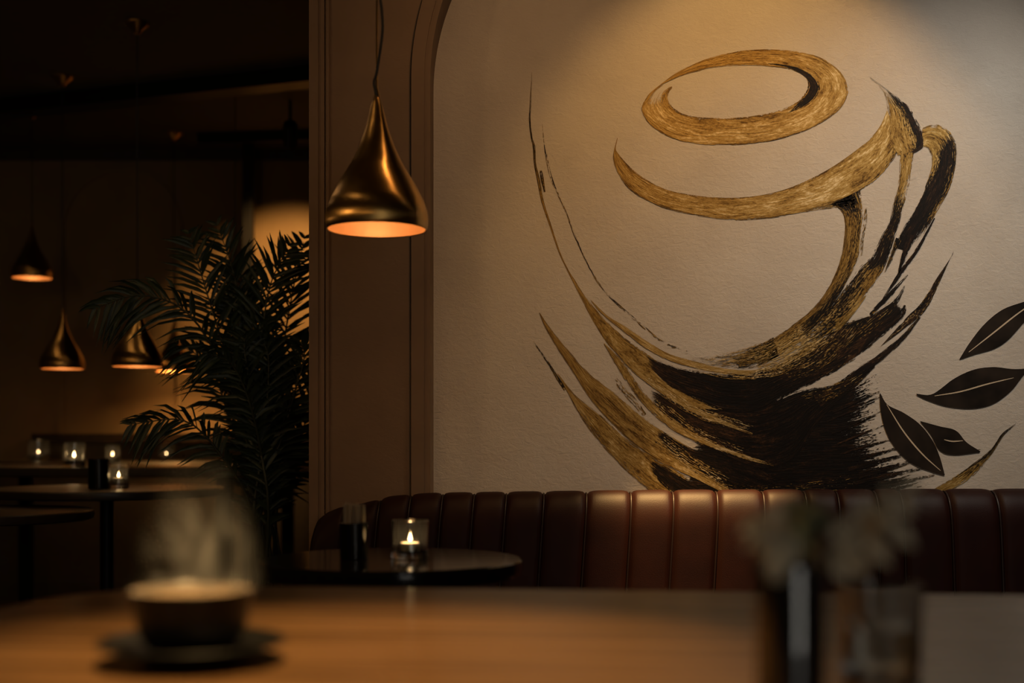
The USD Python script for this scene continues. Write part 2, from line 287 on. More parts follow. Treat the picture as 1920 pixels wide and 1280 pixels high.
# ------------------------------------------------------------------ mural
MK = YW / F
def wall_pt(p, layer):
    p = np.asarray(p, float); return np.stack([(p[..., 0] - 960) * MK, np.full(p.shape[:-1], YW - .0004 - .00013 * layer), CAMZ + (HY - p[..., 1]) * MK], -1)
mural = thing('mural', 'wall mural of a swirling coffee cup in gold and dark brown brush strokes', 'mural')
def grid(g, ns, nt):
    rows = g if isinstance(g, (list, tuple)) else [[g]]
    a = np.stack([np.interp(np.linspace(0, 1, nt), np.linspace(0, 1, len(r)), r) if len(r) > 1 else np.full(nt, float(r[0])) for r in rows])
    return np.stack([np.interp(np.linspace(0, 1, ns), np.linspace(0, 1, len(a)), a[:, j]) if len(a) > 1 else np.full(ns, a[0, j]) for j in range(nt)], 1)
seedn = [0]
def stroke(A, B, layer, gold=1., cover=1.4, pale=0., rough=(.5, .5), ends=(0., 0.), label=None, nt=24, name='brush_stroke'):
    """A ribbon between the edges A and B (pixels of the traced outline carried onto the wall), gold/cover/pale given on a coarse grid [along][across]."""
    LA = np.linalg.norm(np.diff(np.array(A, float), axis=0), axis=1).sum(); ns = max(24, int(LA / 3))
    a, b = smoothcurve(A, 400), smoothcurve(B, 400)
    if len(A) != len(B):
        def even(c):
            d = np.r_[0, np.cumsum(np.linalg.norm(np.diff(c, axis=0), axis=1))]; u = np.linspace(0, d[-1], ns); return np.stack([np.interp(u, d, c[:, i]) for i in (0, 1)], 1)
        a, b = even(a), even(b)
    else:
        i = np.linspace(0, 399, ns); a, b = (np.stack([np.interp(i, np.arange(400), c[:, j]) for j in (0, 1)], 1) for c in (a, b))
    t = np.linspace(0, 1, nt); pts = a[:, None] * (1 - t[None, :, None]) + b[:, None] * t[None, :, None]
    v = wall_pt(pts, layer).reshape(-1, 3)
    mid = (a + b) / 2; s = np.r_[0, np.cumsum(np.linalg.norm(np.diff(mid, axis=0), axis=1))] * MK
    wd = np.linalg.norm(a - b, axis=1); wm = max(4, np.percentile(wd, 70)) * MK
    seedn[0] += 1; sd = seedn[0]
    st = np.stack([np.broadcast_to(s[:, None], (ns, nt)) + sd * 1.37, np.broadcast_to(t[None] * wm, (ns, nt)) + sd * .731, np.full((ns, nt), float(sd))], -1)
    c = grid(cover, ns, nt).copy(); fx = np.clip(11 / np.maximum(wd, 1), .06, .5)[:, None]
    c = np.minimum(c, np.minimum(.78 - 1.05 * rough[0] + 1.25 * t[None] / fx, .78 - 1.05 * rough[1] + 1.25 * (1 - t[None]) / fx))
    u = np.linspace(0, 1, ns)[:, None]
    if ends[0]: c -= 1.6 * np.clip(1 - u / ends[0], 0, 1)
    if ends[1]: c -= 1.6 * np.clip(1 - (1 - u) / ends[1], 0, 1)
    fe = np.clip(5 / np.maximum(wd, 1), .05, .3)[:, None]; dark_edge = .16 * np.maximum(np.clip(1 - t[None] / fe, 0, 1), np.clip(1 - (1 - t[None]) / fe, 0, 1))
    pc = np.stack([grid(gold, ns, nt), c, grid(pale, ns, nt) - dark_edge], -1)
    f = []
    ii, jj = np.meshgrid(np.arange(ns - 1), np.arange(nt - 1), indexing='ij'); q = (ii * nt + jj).ravel()
    f = np.vstack([np.c_[q, q + nt, q + nt + 1], np.c_[q, q + nt + 1, q + 1]])
    m = trimesh.Trimesh(v, f, process=False)
    if m.face_normals[:, 1].mean() > 0: f = f[:, ::-1]
    root = str(mural.GetPath())
    p = usdkit.mesh(stage, f'{root}/{numbered(root, name)}', (v, f), MAT['brush_paint'])
    pv = UsdGeom.PrimvarsAPI(p)
    pv.CreatePrimvar('stroke', Sdf.ValueTypeNames.Float3Array, 'vertex').Set(Vt.Vec3fArray.FromNumpy(st.reshape(-1, 3).astype(np.float32)))
    pv.CreatePrimvar('paint', Sdf.ValueTypeNames.Float3Array, 'vertex').Set(Vt.Vec3fArray.FromNumpy(pc.reshape(-1, 3).astype(np.float32)))
    return meta(p.GetPrim(), label)
def streak(pts, w, layer, **kw):
    """a thin strand about its centre line; w: width in pixels (one value or along the strand)"""
    c = smoothcurve(pts, 40); d = np.gradient(c, axis=0); d /= np.linalg.norm(d, axis=1, keepdims=True); nrm = np.stack([-d[:, 1], d[:, 0]], 1)
    ww = np.interp(np.linspace(0, 1, 40), np.linspace(0, 1, len(np.atleast_1d(w))), np.atleast_1d(w))[:, None] / 2
    return stroke((c + nrm * ww)[::3], (c - nrm * ww)[::3], layer, nt=8, **kw)

ringO = [(1238.4,158.2),(1217.8,175.4),(1205,195),(1202,207),(1209.8,223.5),(1230.4,243),(1260.2,259),(1294.6,268.2),(1340.4,272.1),(1397.7,270.5),(1455,262.5),(1512.3,244.2),(1551.2,223.5),(1574.1,205.2),(1587.9,182.3),(1589.7,166.2),(1582.2,143.3),(1565,125),(1537.5,107.8),(1500.8,97.5),(1450.4,92.9),(1409.1,93.6),(1370.2,98.6),(1328.9,109),(1294.6,122.7),(1264.8,138.7),(1238.4,158.2)]
ringI = [(1262,163),(1256,170),(1253.3,177.7),(1254,186),(1258,196),(1268,206),(1283.1,214.4),(1305,219),(1335,221),(1370,221.2),(1409.1,217.8),(1455,208.6),(1484.8,196),(1500,186),(1511,172),(1515.7,161.7),(1513,150),(1503,139.5),(1487,132),(1466.4,127.3),(1442,125),(1415,123.4),(1380,123),(1343,126.5),(1305,134.5),(1275,143.5),(1241,158.5)]
stroke(ringO, ringI, 6, gold=1.35, cover=[[1.4, -.4, .2, .9], [1.4, .35, .3, 1.2], [1.5, 1.2, .9, 1.3], [1.6, 1.5, 1.5, 1.5], *[[1.6] * 4] * 10],
       pale=[[0, 0, 0, 0], [.05, .1, .1, 0], [0, .12, .12, -.1], [0, .12, .05, -.05], [-.06, .16, .06, -.1], [0, .16, .02, -.1], [0, .05, 0, -.05], [0, 0, 0, 0], [.02, 0, 0, 0], [.05, .08, 0, 0]],
       rough=(.25, .35), label='gold oval ring stroke at the top of the painted cup')
stroke([(1440,119),(1470,121),(1497,127),(1520,139),(1535,155),(1536,172),(1524,190),(1505,202),(1475,213)], [(1440,120),(1468,125),(1490,133),(1505,142),(1513,152),(1514,164),(1508,178),(1497,192),(1475,214)], 8,
       gold=[[-.2], [-.3], [-.45], [-.45], [-.3]], cover=[[.5], [1.1], [1.3], [1.4], [.9], [.5]], rough=(.5, .5), label='near-black inner accent of the gold ring')
rimA = [(1157,259),(1150.5,285),(1149.4,298),(1154.5,316.7),(1166,338),(1182.6,356.5),(1206,373),(1240,388),(1280,399.4),(1322,406.4),(1364,412),(1406,412),(1449,408),(1499,399.4),(1557,385.3),(1590,371),(1614,356),(1640,340),(1663,316),(1682,289),(1690,270)]
rimB = [(1158,259),(1154.5,279),(1160,289),(1168,299),(1178,310),(1191,322),(1206,333),(1235,349.5),(1265,359.5),(1305,366.5),(1350,370.5),(1392,370),(1435,364.5),(1480,352),(1520,335),(1552,318),(1580,300),(1610,278),(1632,259),(1650,236),(1663,207)]
stroke(rimA, rimB, 7, gold=[[1.35]] * 8 + [[1.0, 1.3, 1.4], [.75, 1.3, 1.3], [.6, 1.2, 1.3], [.5, .8, 1.3]], cover=1.7,
       pale=[[0, 0, 0], [0, 0, 0], [-.02, .04, 0], [0, .06, .02], [0, .08, .02], [0, .06, 0], [-.05, .16, .03], [0, .22, 0], [-.1, .05, 0], [0, .05, .1], [-.05, 0, .3]], rough=(.35, .15), label='gold crescent stroke of the cup rim')
stroke([(1607,392),(1585,389),(1540,393),(1470,406)], [(1612,354),(1580,371),(1540,383),(1470,401)], 8, gold=[[.5], [.5], [.6]], cover=[[.5], [.55], [.3]], rough=(.5, .5), ends=(.1, .2))
stroke([(1630,145),(1655,170),(1664,203),(1668,235),(1666,262),(1682,292)], [(1632,145),(1662,166),(1690,186),(1708,203),(1722,240),(1732,278)], 9,
       gold=[[.4, .2, -.1], [.6, .3, -.2], [1.3, .4, -.2], [1.3, .7, -.1], [1.1, .9, .0], [.9, .8, .2]], cover=[[.4, .4, .5], [.5, .1, .8], [.55, .7, 1.2], [1.0, 1.3, 1.4], [1.3, 1.5, 1.4], [1.5, 1.5, 1.4]], pale=.02, rough=(.5, .7), label='ragged dark tip where rim and handle meet')
stroke([(1700,196),(1716,222),(1730,247),(1732,275),(1716,287)], [(1690,190),(1700,225),(1712,250),(1716,272),(1706,285)], 10, gold=[[-.3], [-.2], [.1]], cover=1.1, rough=(.6, .7))
# handle
stroke([(1729,240),(1751,233),(1772,239),(1786,255),(1794,279),(1792,311),(1783,350),(1767,380),(1750,409),(1730,446),(1713,474)],
       [(1729,276),(1737,277),(1744,286),(1747,300),(1746,314),(1741,332),(1730,361),(1714,395),(1699,418),(1686,441),(1676,463)], 8,
       gold=[[.9, 1.1, 1.0], [.9, 1.0, 1.1], [.8, .9, 1.1], [.2, .0, 1.0], [.4, -.2, .9], [.5, -.2, .3], [.6, -.2, .0], [.6, -.2, -.1], [.4, -.2, -.1], [.0, -.2, -.1]],
       cover=[[1.4, 1.3, 1.4], [.2, 1.3, 1.5], [.9, 1.3, 1.6], *[[1.6] * 3] * 4, [1.5, 1.6, 1.5], [.9, 1.5, 1.4], [-.2, 1.3, 1.1], [-.6, 1.0, 1.1]], pale=[[.05], [0], [0], [-.05], [-.05]], rough=(.4, .4), label='dark looping stroke of the cup handle')
streak([(1752,409),(1735,441),(1716,474),(1694,503),(1676,530),(1656,560)], [3, 5, 8, 9, 7, 3], 9, gold=.0, cover=[[1.3], [1.3], [1.1], [.7]], rough=(.5, .5))
streak([(1708,440),(1700,463),(1692,487),(1685,512)], [20, 16, 10, 4], 9, gold=-.1, cover=[[1.4], [1.2], [.9]], rough=(.6, .6))
streak([(1684,447),(1676,470),(1666,495),(1659,510)], [14, 9, 6, 2], 9, gold=.3, cover=[[1.2], [1.0], [.7]], rough=(.6, .6))
stroke([(1684,286),(1686,316),(1682,350),(1674,382),(1666,417),(1650,443),(1634,480),(1612,499),(1590,530),(1560,565),(1500,612),(1430,650)],
       [(1715,286),(1711,303),(1706,337),(1699,369),(1690,404),(1680,440),(1662.5,491.6),(1645,524.4),(1627,547),(1595,590),(1545,640),(1470,690)], 7,
       gold=[[.9, .6], [.8, .9], [.6, 1.2], [.3, .5], [.0, .2], [.0, .2], [-.1, .1], [.1, .6, 1.1], [.1, .4, 1.0], [.3, .3, .5], [.5, .4, .2], [.6, .3, .2]],
       cover=[[1.6, 1.5], [1.4, .9], [1.4, .3], [1.4, .3], [1.5, 1.2], [1.6, 1.6], [1.5, 1.7], [1.6, 1.7], [1.7, 1.7], [1.6, 1.6], [1.2, 1.6], [.4, 1.2]], rough=(.6, .4), ends=(0, .2), label='brown stroke falling from the handle into the cup body')
# inner wall of the cup body
stroke([(1557,383),(1575,393),(1583.8,416),(1582.4,450),(1575.3,486.6),(1561,523),(1541.6,557),(1516,585),(1488,607.5),(1460,627),(1420,647),(1360,662)],
       [(1614,356),(1618,382),(1620,409),(1616,440),(1614,468),(1606,496),(1590,528),(1566,570),(1535,608),(1500,640),(1455,672),(1390,690)], 8,
       gold=[[.2, .0, .5], [.5, .3, .6], [1.2, .6, .4], [1.3, .5, .6], [1.3, .6, .7], [1.2, .5, .4], [1.2, .3, .1], [1.1, .2, .2], [.8, .4, .4], [.5, .6, .4], [.5, .6, .5]],
       cover=[*[[1.6, 1.6, 1.1]] * 4, [1.6, 1.6, 1.3], [1.6, 1.7, 1.6], [1.5, 1.7, 1.7], [1.4, 1.7, 1.7], [1.0, 1.5, 1.6], [.5, 1.0, 1.4], [-.1, .5, .9]], pale=-.10, rough=(.3, .7), label='bronze stroke of the inner wall of the cup')
streak([(1624,390),(1622,420),(1617,450),(1615,480)], [4, 7, 6, 3], 9, gold=.4, cover=.45, rough=(.4, .4))
stroke([(1555,598),(1580,590),(1605,572),(1627,546)], [(1556,632),(1575,618),(1600,590),(1630,548)], 10, gold=[[.7], [1.2], [1.2], [.9]], cover=[[.6], [1.1], [1.2], [.8]], rough=(.6, .5), ends=(.2, .1))
# left tall swoosh 1
swA = [(996.3,136),(992.8,197),(991.6,225),(995,258),(998.7,275),(1001,307),(1007,338),(1015,378),(1030,422.5),(1047.5,472.5),(1062.5,505),(1072.5,525),(1087.5,555),(1112.5,602.5),(1140,645),(1167.5,673),(1182,690),(1211,716),(1254.6,747),(1300,775),(1345,795)]
swB = [(998,136),(996,197),(995,225),(998.5,258),(1003.5,275),(1005.5,307),(1013,338),(1020,378),(1034,422.5),(1050.5,472.5),(1065.5,505),(1078,525),(1096,553),(1128,592),(1165,627),(1195,650),(1220,668),(1250,690),(1290,715),(1330,735),(1375,750)]
stroke(swA, swB, 2, gold=[[.5], [.2], [.2], [.3], [.5], [.7], [1.0], [1.2], [1.3], [1.3], [1.35, 1.1], [1.35, 1.0], [1.3, .8], [1.3, .6]],
       cover=[[.35], [.65], [.75], [.75], [.85], [1.0], [1.0], [1.3], [1.5], [1.6], [1.6], [1.6], [1.5], [1.4], [1.0]], pale=[[0], [0], [-.05], [0, .05], [0, .08]], rough=(.15, .35), label='long tapering gold stroke on the left of the cup')
stroke([(1107,562),(1125,585),(1150,607),(1180,630),(1215,656),(1255,676),(1300,689),(1351,699),(1403,704)], [(1108,562),(1140,592),(1175,613),(1210,637),(1255,663),(1300,676),(1351,689),(1403,694),(1440,688)], 6,
       gold=[[.8], [1.1], [1.3], [1.3], [1.2], [1.2, .9], [.9], [.6]], cover=[[.8], [.9], [1.3], [1.5], [1.6], [1.6], [1.4], [1.0]], pale=[[0], [.05], [.05], [.14], [.16]], rough=(.4, .45), label='gold upper edge stroke of the cup bowl')
# dark masses of the bowl
stroke([(1184,642),(1215,664),(1250,682),(1300,694),(1351,700),(1403,698),(1450,684),(1490,664),(1530,638),(1575,610),(1612,596),(1640,586),(1670,570),(1690,555)],
       [(1184,650),(1232,706),(1270,732),(1310,752),(1360,772),(1420,772),(1480,741),(1519,721),(1557,703),(1609,669),(1650,634),(1671,616),(1691,592),(1699,570)], 5,
       gold=[[-.2], [-.25], [-.3], [-.3], [-.3], [.1, -.3], [.3, -.2], [.3, -.1, .1], [.1, -.2, .1], [-.2, -.3, 0], [-.3], [-.3]], cover=[[.7], [1.4], *[[1.7]] * 8, [1.2], [.8]],
       pale=[[.05], [.08], [0], [-.1], [-.1], [0], [.06], [.08], [0], [-.1]], rough=(.5, .5), ends=(.13, .08), label='near-black sweep forming the cup bowl')
stroke([(1202,716),(1232,730),(1265,748),(1300,762),(1360,766),(1420,762),(1478,739),(1519,727),(1570,719),(1609,692),(1640,675)],
       [(1198,745),(1238,782),(1285,817),(1335,842),(1385,868),(1440,880),(1490,860),(1530,800),(1571,755),(1609,722),(1640,690)], 4,
       gold=[[-.1], [-.2], [-.2], [-.3], [-.35], [-.35], [-.3], [-.2], [-.1]], cover=[[.8], [1.3], [1.6], *[[1.8]] * 5, [1.5], [1.2]], pale=[[.03], [.1], [.08], [-.1], [-.1], [0]], rough=(.5, .5), ends=(.14, .0), label='black middle sweep of the cup bowl')
stroke([(1300,760),(1380,764),(1460,752),(1520,736),(1572,732),(1620,712),(1665,690)], [(1250,930),(1340,934),(1430,934),(1520,933),(1600,930),(1680,925),(1760,905)], 3,
       gold=-.35, cover=[[1.2], [1.9], [1.9], [1.9, 1.9, 1.8, 1.9], [1.3, .9, 1.0, 1.5], [.45, .1, .15, .7], [-.2, -.4, -.4, -.2]], pale=[[0], [-.08], [-.1], [-.1], [0]], rough=(.3, .2), ends=(.14, 0), label='solid black base of the painted cup')
stroke([(1215,795),(1250,812),(1290,836),(1340,850),(1400,868),(1460,890)], [(1215,800),(1245,836),(1285,865),(1335,893),(1400,920),(1460,935)], 6, gold=[[0], [-.2], [-.3], [-.35]], cover=[[.6], [1.2], [1.7], [1.8], [1.2]], rough=(.5, .5), ends=(.18, .1))
stroke([(1196,842),(1235,866),(1280,892),(1330,917),(1380,932)], [(1205,860),(1230,895),(1258,922),(1300,935),(1350,940)], 6, gold=[[.1], [-.2], [-.3]], cover=[[.6], [1.1], [1.4]], rough=(.6, .5), ends=(.22, 0))
# gold bands over the dark
stroke([(1150,655),(1182,692),(1215,720),(1258,750),(1300,774),(1345,793),(1410,815)], [(1162,664),(1200,695),(1240,725),(1280,748),(1318,768),(1355,786),(1412,812)], 7, gold=[[1.3], [1.3], [1.3], [1.2], [1.0], [.7]], cover=[[1.4], [1.4], [1.3], [1.1], [.8], [.4]], pale=[[0], [.08], [.12], [.14], [.1]], rough=(.4, .5), label='gold band crossing the dark bowl')
stroke([(1131.8,643.8),(1147.7,673),(1176.6,719),(1199.7,751),(1228.6,780),(1269,811.5),(1312.5,832),(1345,843),(1400,862),(1450,874)], [(1134,644),(1168,676),(1192,712),(1212,738),(1240,766),(1276,793),(1318,818),(1352,834),(1405,854),(1450,870)], 7,
       gold=[[1.1], [1.2], [1.2], [1.3], [1.3], [1.2], [1.1], [.9], [.5]], cover=[[1.2], [1.5], [1.5], [1.5], [1.4], [1.3], [1.1], [.8], [.3]], pale=[[-.05], [.0], [.05], [.12], [.15], [.15]], rough=(.45, .6), label='second gold band sweeping into the bowl')
stroke([(1011,586),(1023,615),(1046.5,655),(1075.4,699),(1107,748),(1142,788),(1182,826),(1226,858),(1269,881),(1312,901),(1345,918),(1370,930)],
       [(1012,586),(1030,612),(1050,637),(1077,669),(1106,700),(1142,728),(1182,762),(1211,785.5),(1240,806),(1283,832),(1320,851),(1350,862)], 5,
       gold=[[1.1, .8], [1.2, 1.0], [1.3, 1.1], [1.2, 1.2], [1.3, 1.3], [1.35, .9, 1.3], [1.3, 1.0, 1.3], [1.3, .6, 1.2], [1.2, .2, 1.1], [1.2, -.1, 1.0], [1.1, -.3, .6]],
       cover=[[1.5], [1.6], [1.6], [1.6], [1.6], [1.6], [1.5], [1.4], [1.4], [1.2], [1.2]], pale=[[-.1], [-.08, .06, -.06], [0, -.05, .04], [.02, -.1, .1], [.1, 0, .1], [.14, 0, .1]], rough=(.2, .4), label='gold claw-shaped stroke at the lower left')
stroke([(1045,700),(1066,739),(1081,768),(1110,811.5),(1142,849),(1176.6,884),(1220,921),(1240,935)], [(1046,700),(1078,739),(1110,765),(1142,791),(1168,817),(1200,840),(1240,866),(1290,895)], 4,
       gold=[[1.0], [1.0], [1.1, 1.3], [1.0, 1.3], [1.2, 1.3], [1.2, 1.1], [1.2, .6]], cover=[[.9], [.9, 1.1], [.55, 1.4], [.5, 1.5, 1.5], [.55, 1.3, 1.5], [.6, 1.3, 1.3], [.7, 1.2, 1.2]], pale=[[0], [0], [.02], [.08, 0]], rough=(.2, .4), label='lowest gold stroke at the lower left')
streak([(1000,640),(1016,663),(1030,683),(1047,711),(1060,730)], [2, 3, 4, 5, 6], 3, gold=.3, cover=[[.3], [.6], [.8], [.9]], rough=(.1, .1))
stroke([(1150,712),(1165,735),(1185,757),(1205,780)], [(1158,708),(1175,728),(1195,750),(1212,776)], 3, gold=.6, cover=[[.3], [.46], [.42]], rough=(.4, .4))
# dashed dry line and short marks
streak([(1016,232),(1018.6,258),(1026.8,305),(1032.7,331),(1041,352),(1049,371),(1055,382),(1067.5,415),(1080,447.5),(1105,500),(1120,527.5),(1145,557.5),(1175,585),(1210,615),(1245,642.5),(1290,661)], [2, 4, 4, 3, 3, 3, 3.5, 5, 5], 3,
       gold=[[.4], [.2], [.5], [.2], [.3], [.4]], cover=[[.3], [.52], [.45], [.5], [.55], [.5], [.42], [.36]], rough=(.1, .1), label='thin dashed dry-brush line')
streak([(1014,320),(1017,338),(1021,360)], [5, 6, 4], 3, gold=.3, cover=[[.8], [.7]], rough=(.2, .2))
stroke([(1290,668),(1340,668),(1400,655),(1450,632)], [(1290,676),(1345,686),(1405,690),(1460,668)], 9, gold=.25, cover=[[.2], [.36], [.46], [.6]], rough=(.1, .1))
stroke([(1370,672),(1430,652),(1480,622),(1520,595)], [(1390,700),(1460,690),(1530,655),(1575,625)], 9, gold=[[.9], [.8], [.6], [.3]], cover=[[.3], [.6], [.62], [.5]], pale=.14, rough=(.3, .3), ends=(.2, .2))
# flecks of gold left by the dry brush along the dark sweeps
def flecks(A, B, cov, gold=1.3, pale=.16, layer=10): stroke(A, B, layer, gold=gold, cover=[[cov - .2], [cov], [cov], [cov - .15]], pale=pale, rough=(.35, .35), ends=(.1, .1))
flecks([(1182,700),(1240,742),(1300,780),(1350,797),(1420,815)], [(1195,690),(1255,728),(1310,762),(1370,782),(1440,806)], .42)
flecks([(1200,735),(1240,772),(1290,812),(1340,838),(1420,868)], [(1212,722),(1252,758),(1300,796),(1350,822),(1430,852)], .34)
flecks([(1215,820),(1262,858),(1310,888),(1360,918)], [(1235,805),(1280,840),(1328,872),(1390,905)], .40)
flecks([(1280,690),(1340,706),(1400,712),(1470,700),(1540,660)], [(1280,682),(1340,692),(1400,698),(1460,684),(1520,645)], .44)
flecks([(1430,690),(1490,668),(1545,625),(1590,580)], [(1470,720),(1535,695),(1590,645),(1630,590)], .30, 1.1, .05)
flecks([(1300,680),(1350,664),(1410,648),(1470,622)], [(1310,690),(1370,684),(1440,672),(1500,640)], .36, .9, .12)
flecks([(1480,748),(1530,730),(1580,712),(1620,690)], [(1500,770),(1550,752),(1600,728),(1640,700)], .26, 1.1, .05)
flecks([(1560,640),(1600,610),(1640,580),(1680,545)], [(1575,665),(1620,635),(1660,600),(1690,570)], .22, .9, .0)
flecks([(1300,890),(1380,905),(1460,908),(1540,900),(1620,880)], [(1310,925),(1390,930),(1470,930),(1550,925),(1640,905)], .20, 1.0, .0)
# streaks to the right
stroke([(1788,470),(1766,520),(1740,575),(1715,601),(1680,628),(1650,650)], [(1786,478),(1757,520),(1728,566),(1704,590),(1675,622),(1652,648)], 6, gold=[[.1], [.15], [.25], [.2], [.1]], cover=[[.6], [1.4], [1.5], [1.4], [1.2], [.9]], pale=.12, rough=(.25, .25), label='thin brown outer stroke on the right')
stroke([(1727,595),(1705,627),(1679,655),(1627,700),(1587,735),(1540,765)], [(1722,594),(1696,622),(1662,652),(1609,688),(1565,718),(1520,735)], 6, gold=[[.2], [.1], [.1, -.1], [.1, -.2], [-.3]], cover=[[.8], [1.0], [1.2], [1.5], [1.6]], rough=(.6, .5), label='dry dark stroke beneath the outer stroke')
for pts, w in (([(1702,515),(1690,528),(1672,548),(1655,566),(1632,590)], [2, 5, 9, 10, 8]), ([(1696,536),(1682,562),(1663,580),(1630,602),(1600,615)], [3, 10, 14, 18, 20]), ([(1697,572),(1690,588),(1670,606),(1640,622)], [5, 15, 18, 16])):
    streak(pts, w, 6, gold=[[.1], [-.1], [-.3]], cover=[[.5], [.75], [1.1], [1.3]], rough=(.5, .5))
for (x0, y0, x1, y1, w) in [(1560,772,1652,733,7),(1550,790,1640,752,6),(1560,812,1650,776,5),(1570,832,1660,795,5),(1575,850,1676,822,6),(1600,862,1690,838,9),(1590,880,1705,850,10),(1610,893,1722,861,11),(1600,905,1735,876,10),(1620,918,1752,890,9),(1640,924,1712,908,8),(1590,765,1655,742,4),(1650,905,1700,895,8),(1600,800,1660,765,4),(1790,842,1838,842,3)]:
    q = [(x0, y0), (x0 + .5 * (x1 - x0), y0 + .56 * (y1 - y0) + 2), (x1, y1)]
    streak(q, [w, w, w * .4], 7, gold=[[-.3], [-.2], [.1]], cover=[[1.25], [.85], [.62], [.4]], rough=(.35, .35))
stroke([(1905,793),(1879,812),(1853,846),(1795,889.6),(1752,916),(1745,925)], [(1904,796),(1880,820),(1855.6,858),(1817,899.7),(1778,922),(1770,930)], 5, gold=[[-.1], [0, .3], [.3, .7], [.9, 1.2], [.9, 1.3]], cover=[[.4], [.9], [1.1], [1.2, .8], [1.2, .8]], pale=.05, rough=(.3, .6), label='short gold and dark stroke at the lower right')
# leaves
def leaf(A, B, rib, label, layer=11, w=2.8):
    a, b = smoothcurve(A, 40), smoothcurve(B, 40); nt = 9; t = np.linspace(0, 1, nt)
    pts = a[:, None] * (1 - t[None, :, None]) + b[:, None] * t[None, :, None]
    v = wall_pt(pts, layer).reshape(-1, 3); ii, jj = np.meshgrid(np.arange(39), np.arange(nt - 1), indexing='ij'); q = (ii * nt + jj).ravel()
    f = np.vstack([np.c_[q, q + nt, q + nt + 1], np.c_[q, q + nt + 1, q + 1]])
    if trimesh.Trimesh(v, f, process=False).face_normals[:, 1].mean() > 0: f = f[:, ::-1]
    lf = obj('leaf', (v, f), 'leaf_paint', mural, False, label)
    c = smoothcurve(rib, 24); d = np.gradient(c, axis=0); d /= np.linalg.norm(d, axis=1, keepdims=True); n = np.stack([-d[:, 1], d[:, 0]], 1)
    ww = (w * np.sin(np.linspace(.25, 2.9, 24)) ** .7)[:, None] / 2; pts = np.stack([c + n * ww, c - n * ww], 1); v = wall_pt(pts, layer + 1).reshape(-1, 3)
    q = np.arange(23) * 2; f = np.vstack([np.c_[q, q + 2, q + 3], np.c_[q, q + 3, q + 1]])
    if trimesh.Trimesh(v, f, process=False).face_normals[:, 1].mean() > 0: f = f[:, ::-1]
    root = str(lf.GetPath()); usdkit.mesh(stage, root + '/midrib', (v, f), MAT['vein_paint'])
leaf([(1798.5,673),(1818.6,641),(1845.5,607.5),(1879,580.6),(1920,565.5),(1965,552)], [(1800,674),(1828.7,664),(1862,654.5),(1889,637.7),(1920,604),(1966,553)], [(1816,660),(1862,624),(1905,590),(1945,562)], 'dark painted leaf cut by the right edge of the picture')
leaf([(1717.5,738),(1748,738.5),(1788,710),(1825,693),(1862,688),(1896,691.5),(1920,691),(1940,686)], [(1719,741),(1738,750),(1775,762),(1822,766),(1862,757),(1896,732),(1920,702),(1941,687)], [(1752,742),(1800,734),(1850,720),(1900,708)], 'dark painted leaf lying nearly level')
leaf([(1724.6,789),(1761.5,799),(1791.8,807),(1812,829),(1838,846)], [(1725,790),(1745,815),(1761.5,844),(1788.4,852.7),(1836,848)], [(1770,824),(1785,827),(1805,826)], 'small dark painted leaf behind another', 11, 2.5)
leaf([(1650,737),(1664,758.6),(1694,773.8),(1724.6,795.6),(1748,825.8),(1761.5,856),(1771,890)], [(1649,738),(1650.7,768.7),(1660.8,809),(1681,842.6),(1711,869.5),(1748,884.6),(1770,891)], [(1662,758),(1694,809),(1728,850),(1763,882)], 'dark painted leaf pointing down to the right', 13)

# ------------------------------------------------------------------ banquette
BY = 2.955
def hx(x):   # silhouette of the back: pixels at the top, depth about 3.0
    px = np.interp(x / 3.0 * F + 960, [580, 585, 595, 613, 638, 680, 702, 730, 772, 818, 950, 1250, 1920], [1030, 997, 977, 963, 953, 946, 940, 933, 928.5, 926, 924, 920.5, 918.5])
    return CAMZ + (HY - px - 6) / F * 3.0
bench = thing('banquette', 'long burgundy leather banquette with vertical channels under the mural', 'bench', (0, 0, 0))
edges = [586, 650, 712, 770, 830, 889, 949.5, 1020, 1100, 1183, 1262, 1344, 1430.6, 1509, 1569, 1640.6, 1687, 1774, 1864, 1950, 2040, 2130, 2220, 2310]
tops = [(e - 960) / F * 3.0 for e in edges]
lean = lambda px: -.026 * np.clip((1780 - px) / 400, 0, 1)
prof = smoothcurve([(BY - .03, .44), (BY - .012, .56), (BY, .68), (BY + .012, .755), (BY + .035, .795), (BY + .065, .805), (BY + .095, .790), (BY + .105, .74)], 34)
pn = np.gradient(prof, axis=0); pn = np.stack([-pn[:, 1], pn[:, 0]], 1); pn /= np.linalg.norm(pn, axis=1, keepdims=True)
for i in range(len(edges) - 1):
    nu = 15; u = np.linspace(-1, 1, nu); V = []
    for (y, z), (ny, nz) in zip(prof, pn):
        h = (z - .44) / (.805 - .44); low = 1 - np.clip(h, 0, 1)
        xl, xr = tops[i] + lean(edges[i]) * low, tops[i + 1] + lean(edges[i + 1]) * low
        x = (xl + xr) / 2 + (xr - xl) / 2 * u * .992
        H = hx(x)
        bul = .0105 * np.sqrt(np.clip(1 - np.abs(u) ** 5, 0, 1))
        zz = .44 + (z - .44) * (H - .44) / (.805 - .44)
        V.append(np.stack([x, y + ny * bul, zz + nz * bul], 1))
    v = np.vstack(V); nv = len(prof); ii, jj = np.meshgrid(np.arange(nv - 1), np.arange(nu - 1), indexing='ij'); q = (ii * nu + jj).ravel()
    f = np.vstack([np.c_[q, q + 1, q + nu + 1], np.c_[q, q + nu + 1, q + nu]])
    if trimesh.Trimesh(v, f, process=False).face_normals[:, 1].mean() > 0: f = f[:, ::-1]
    obj('channel_panel', (v, f), 'leather', bench, 60)
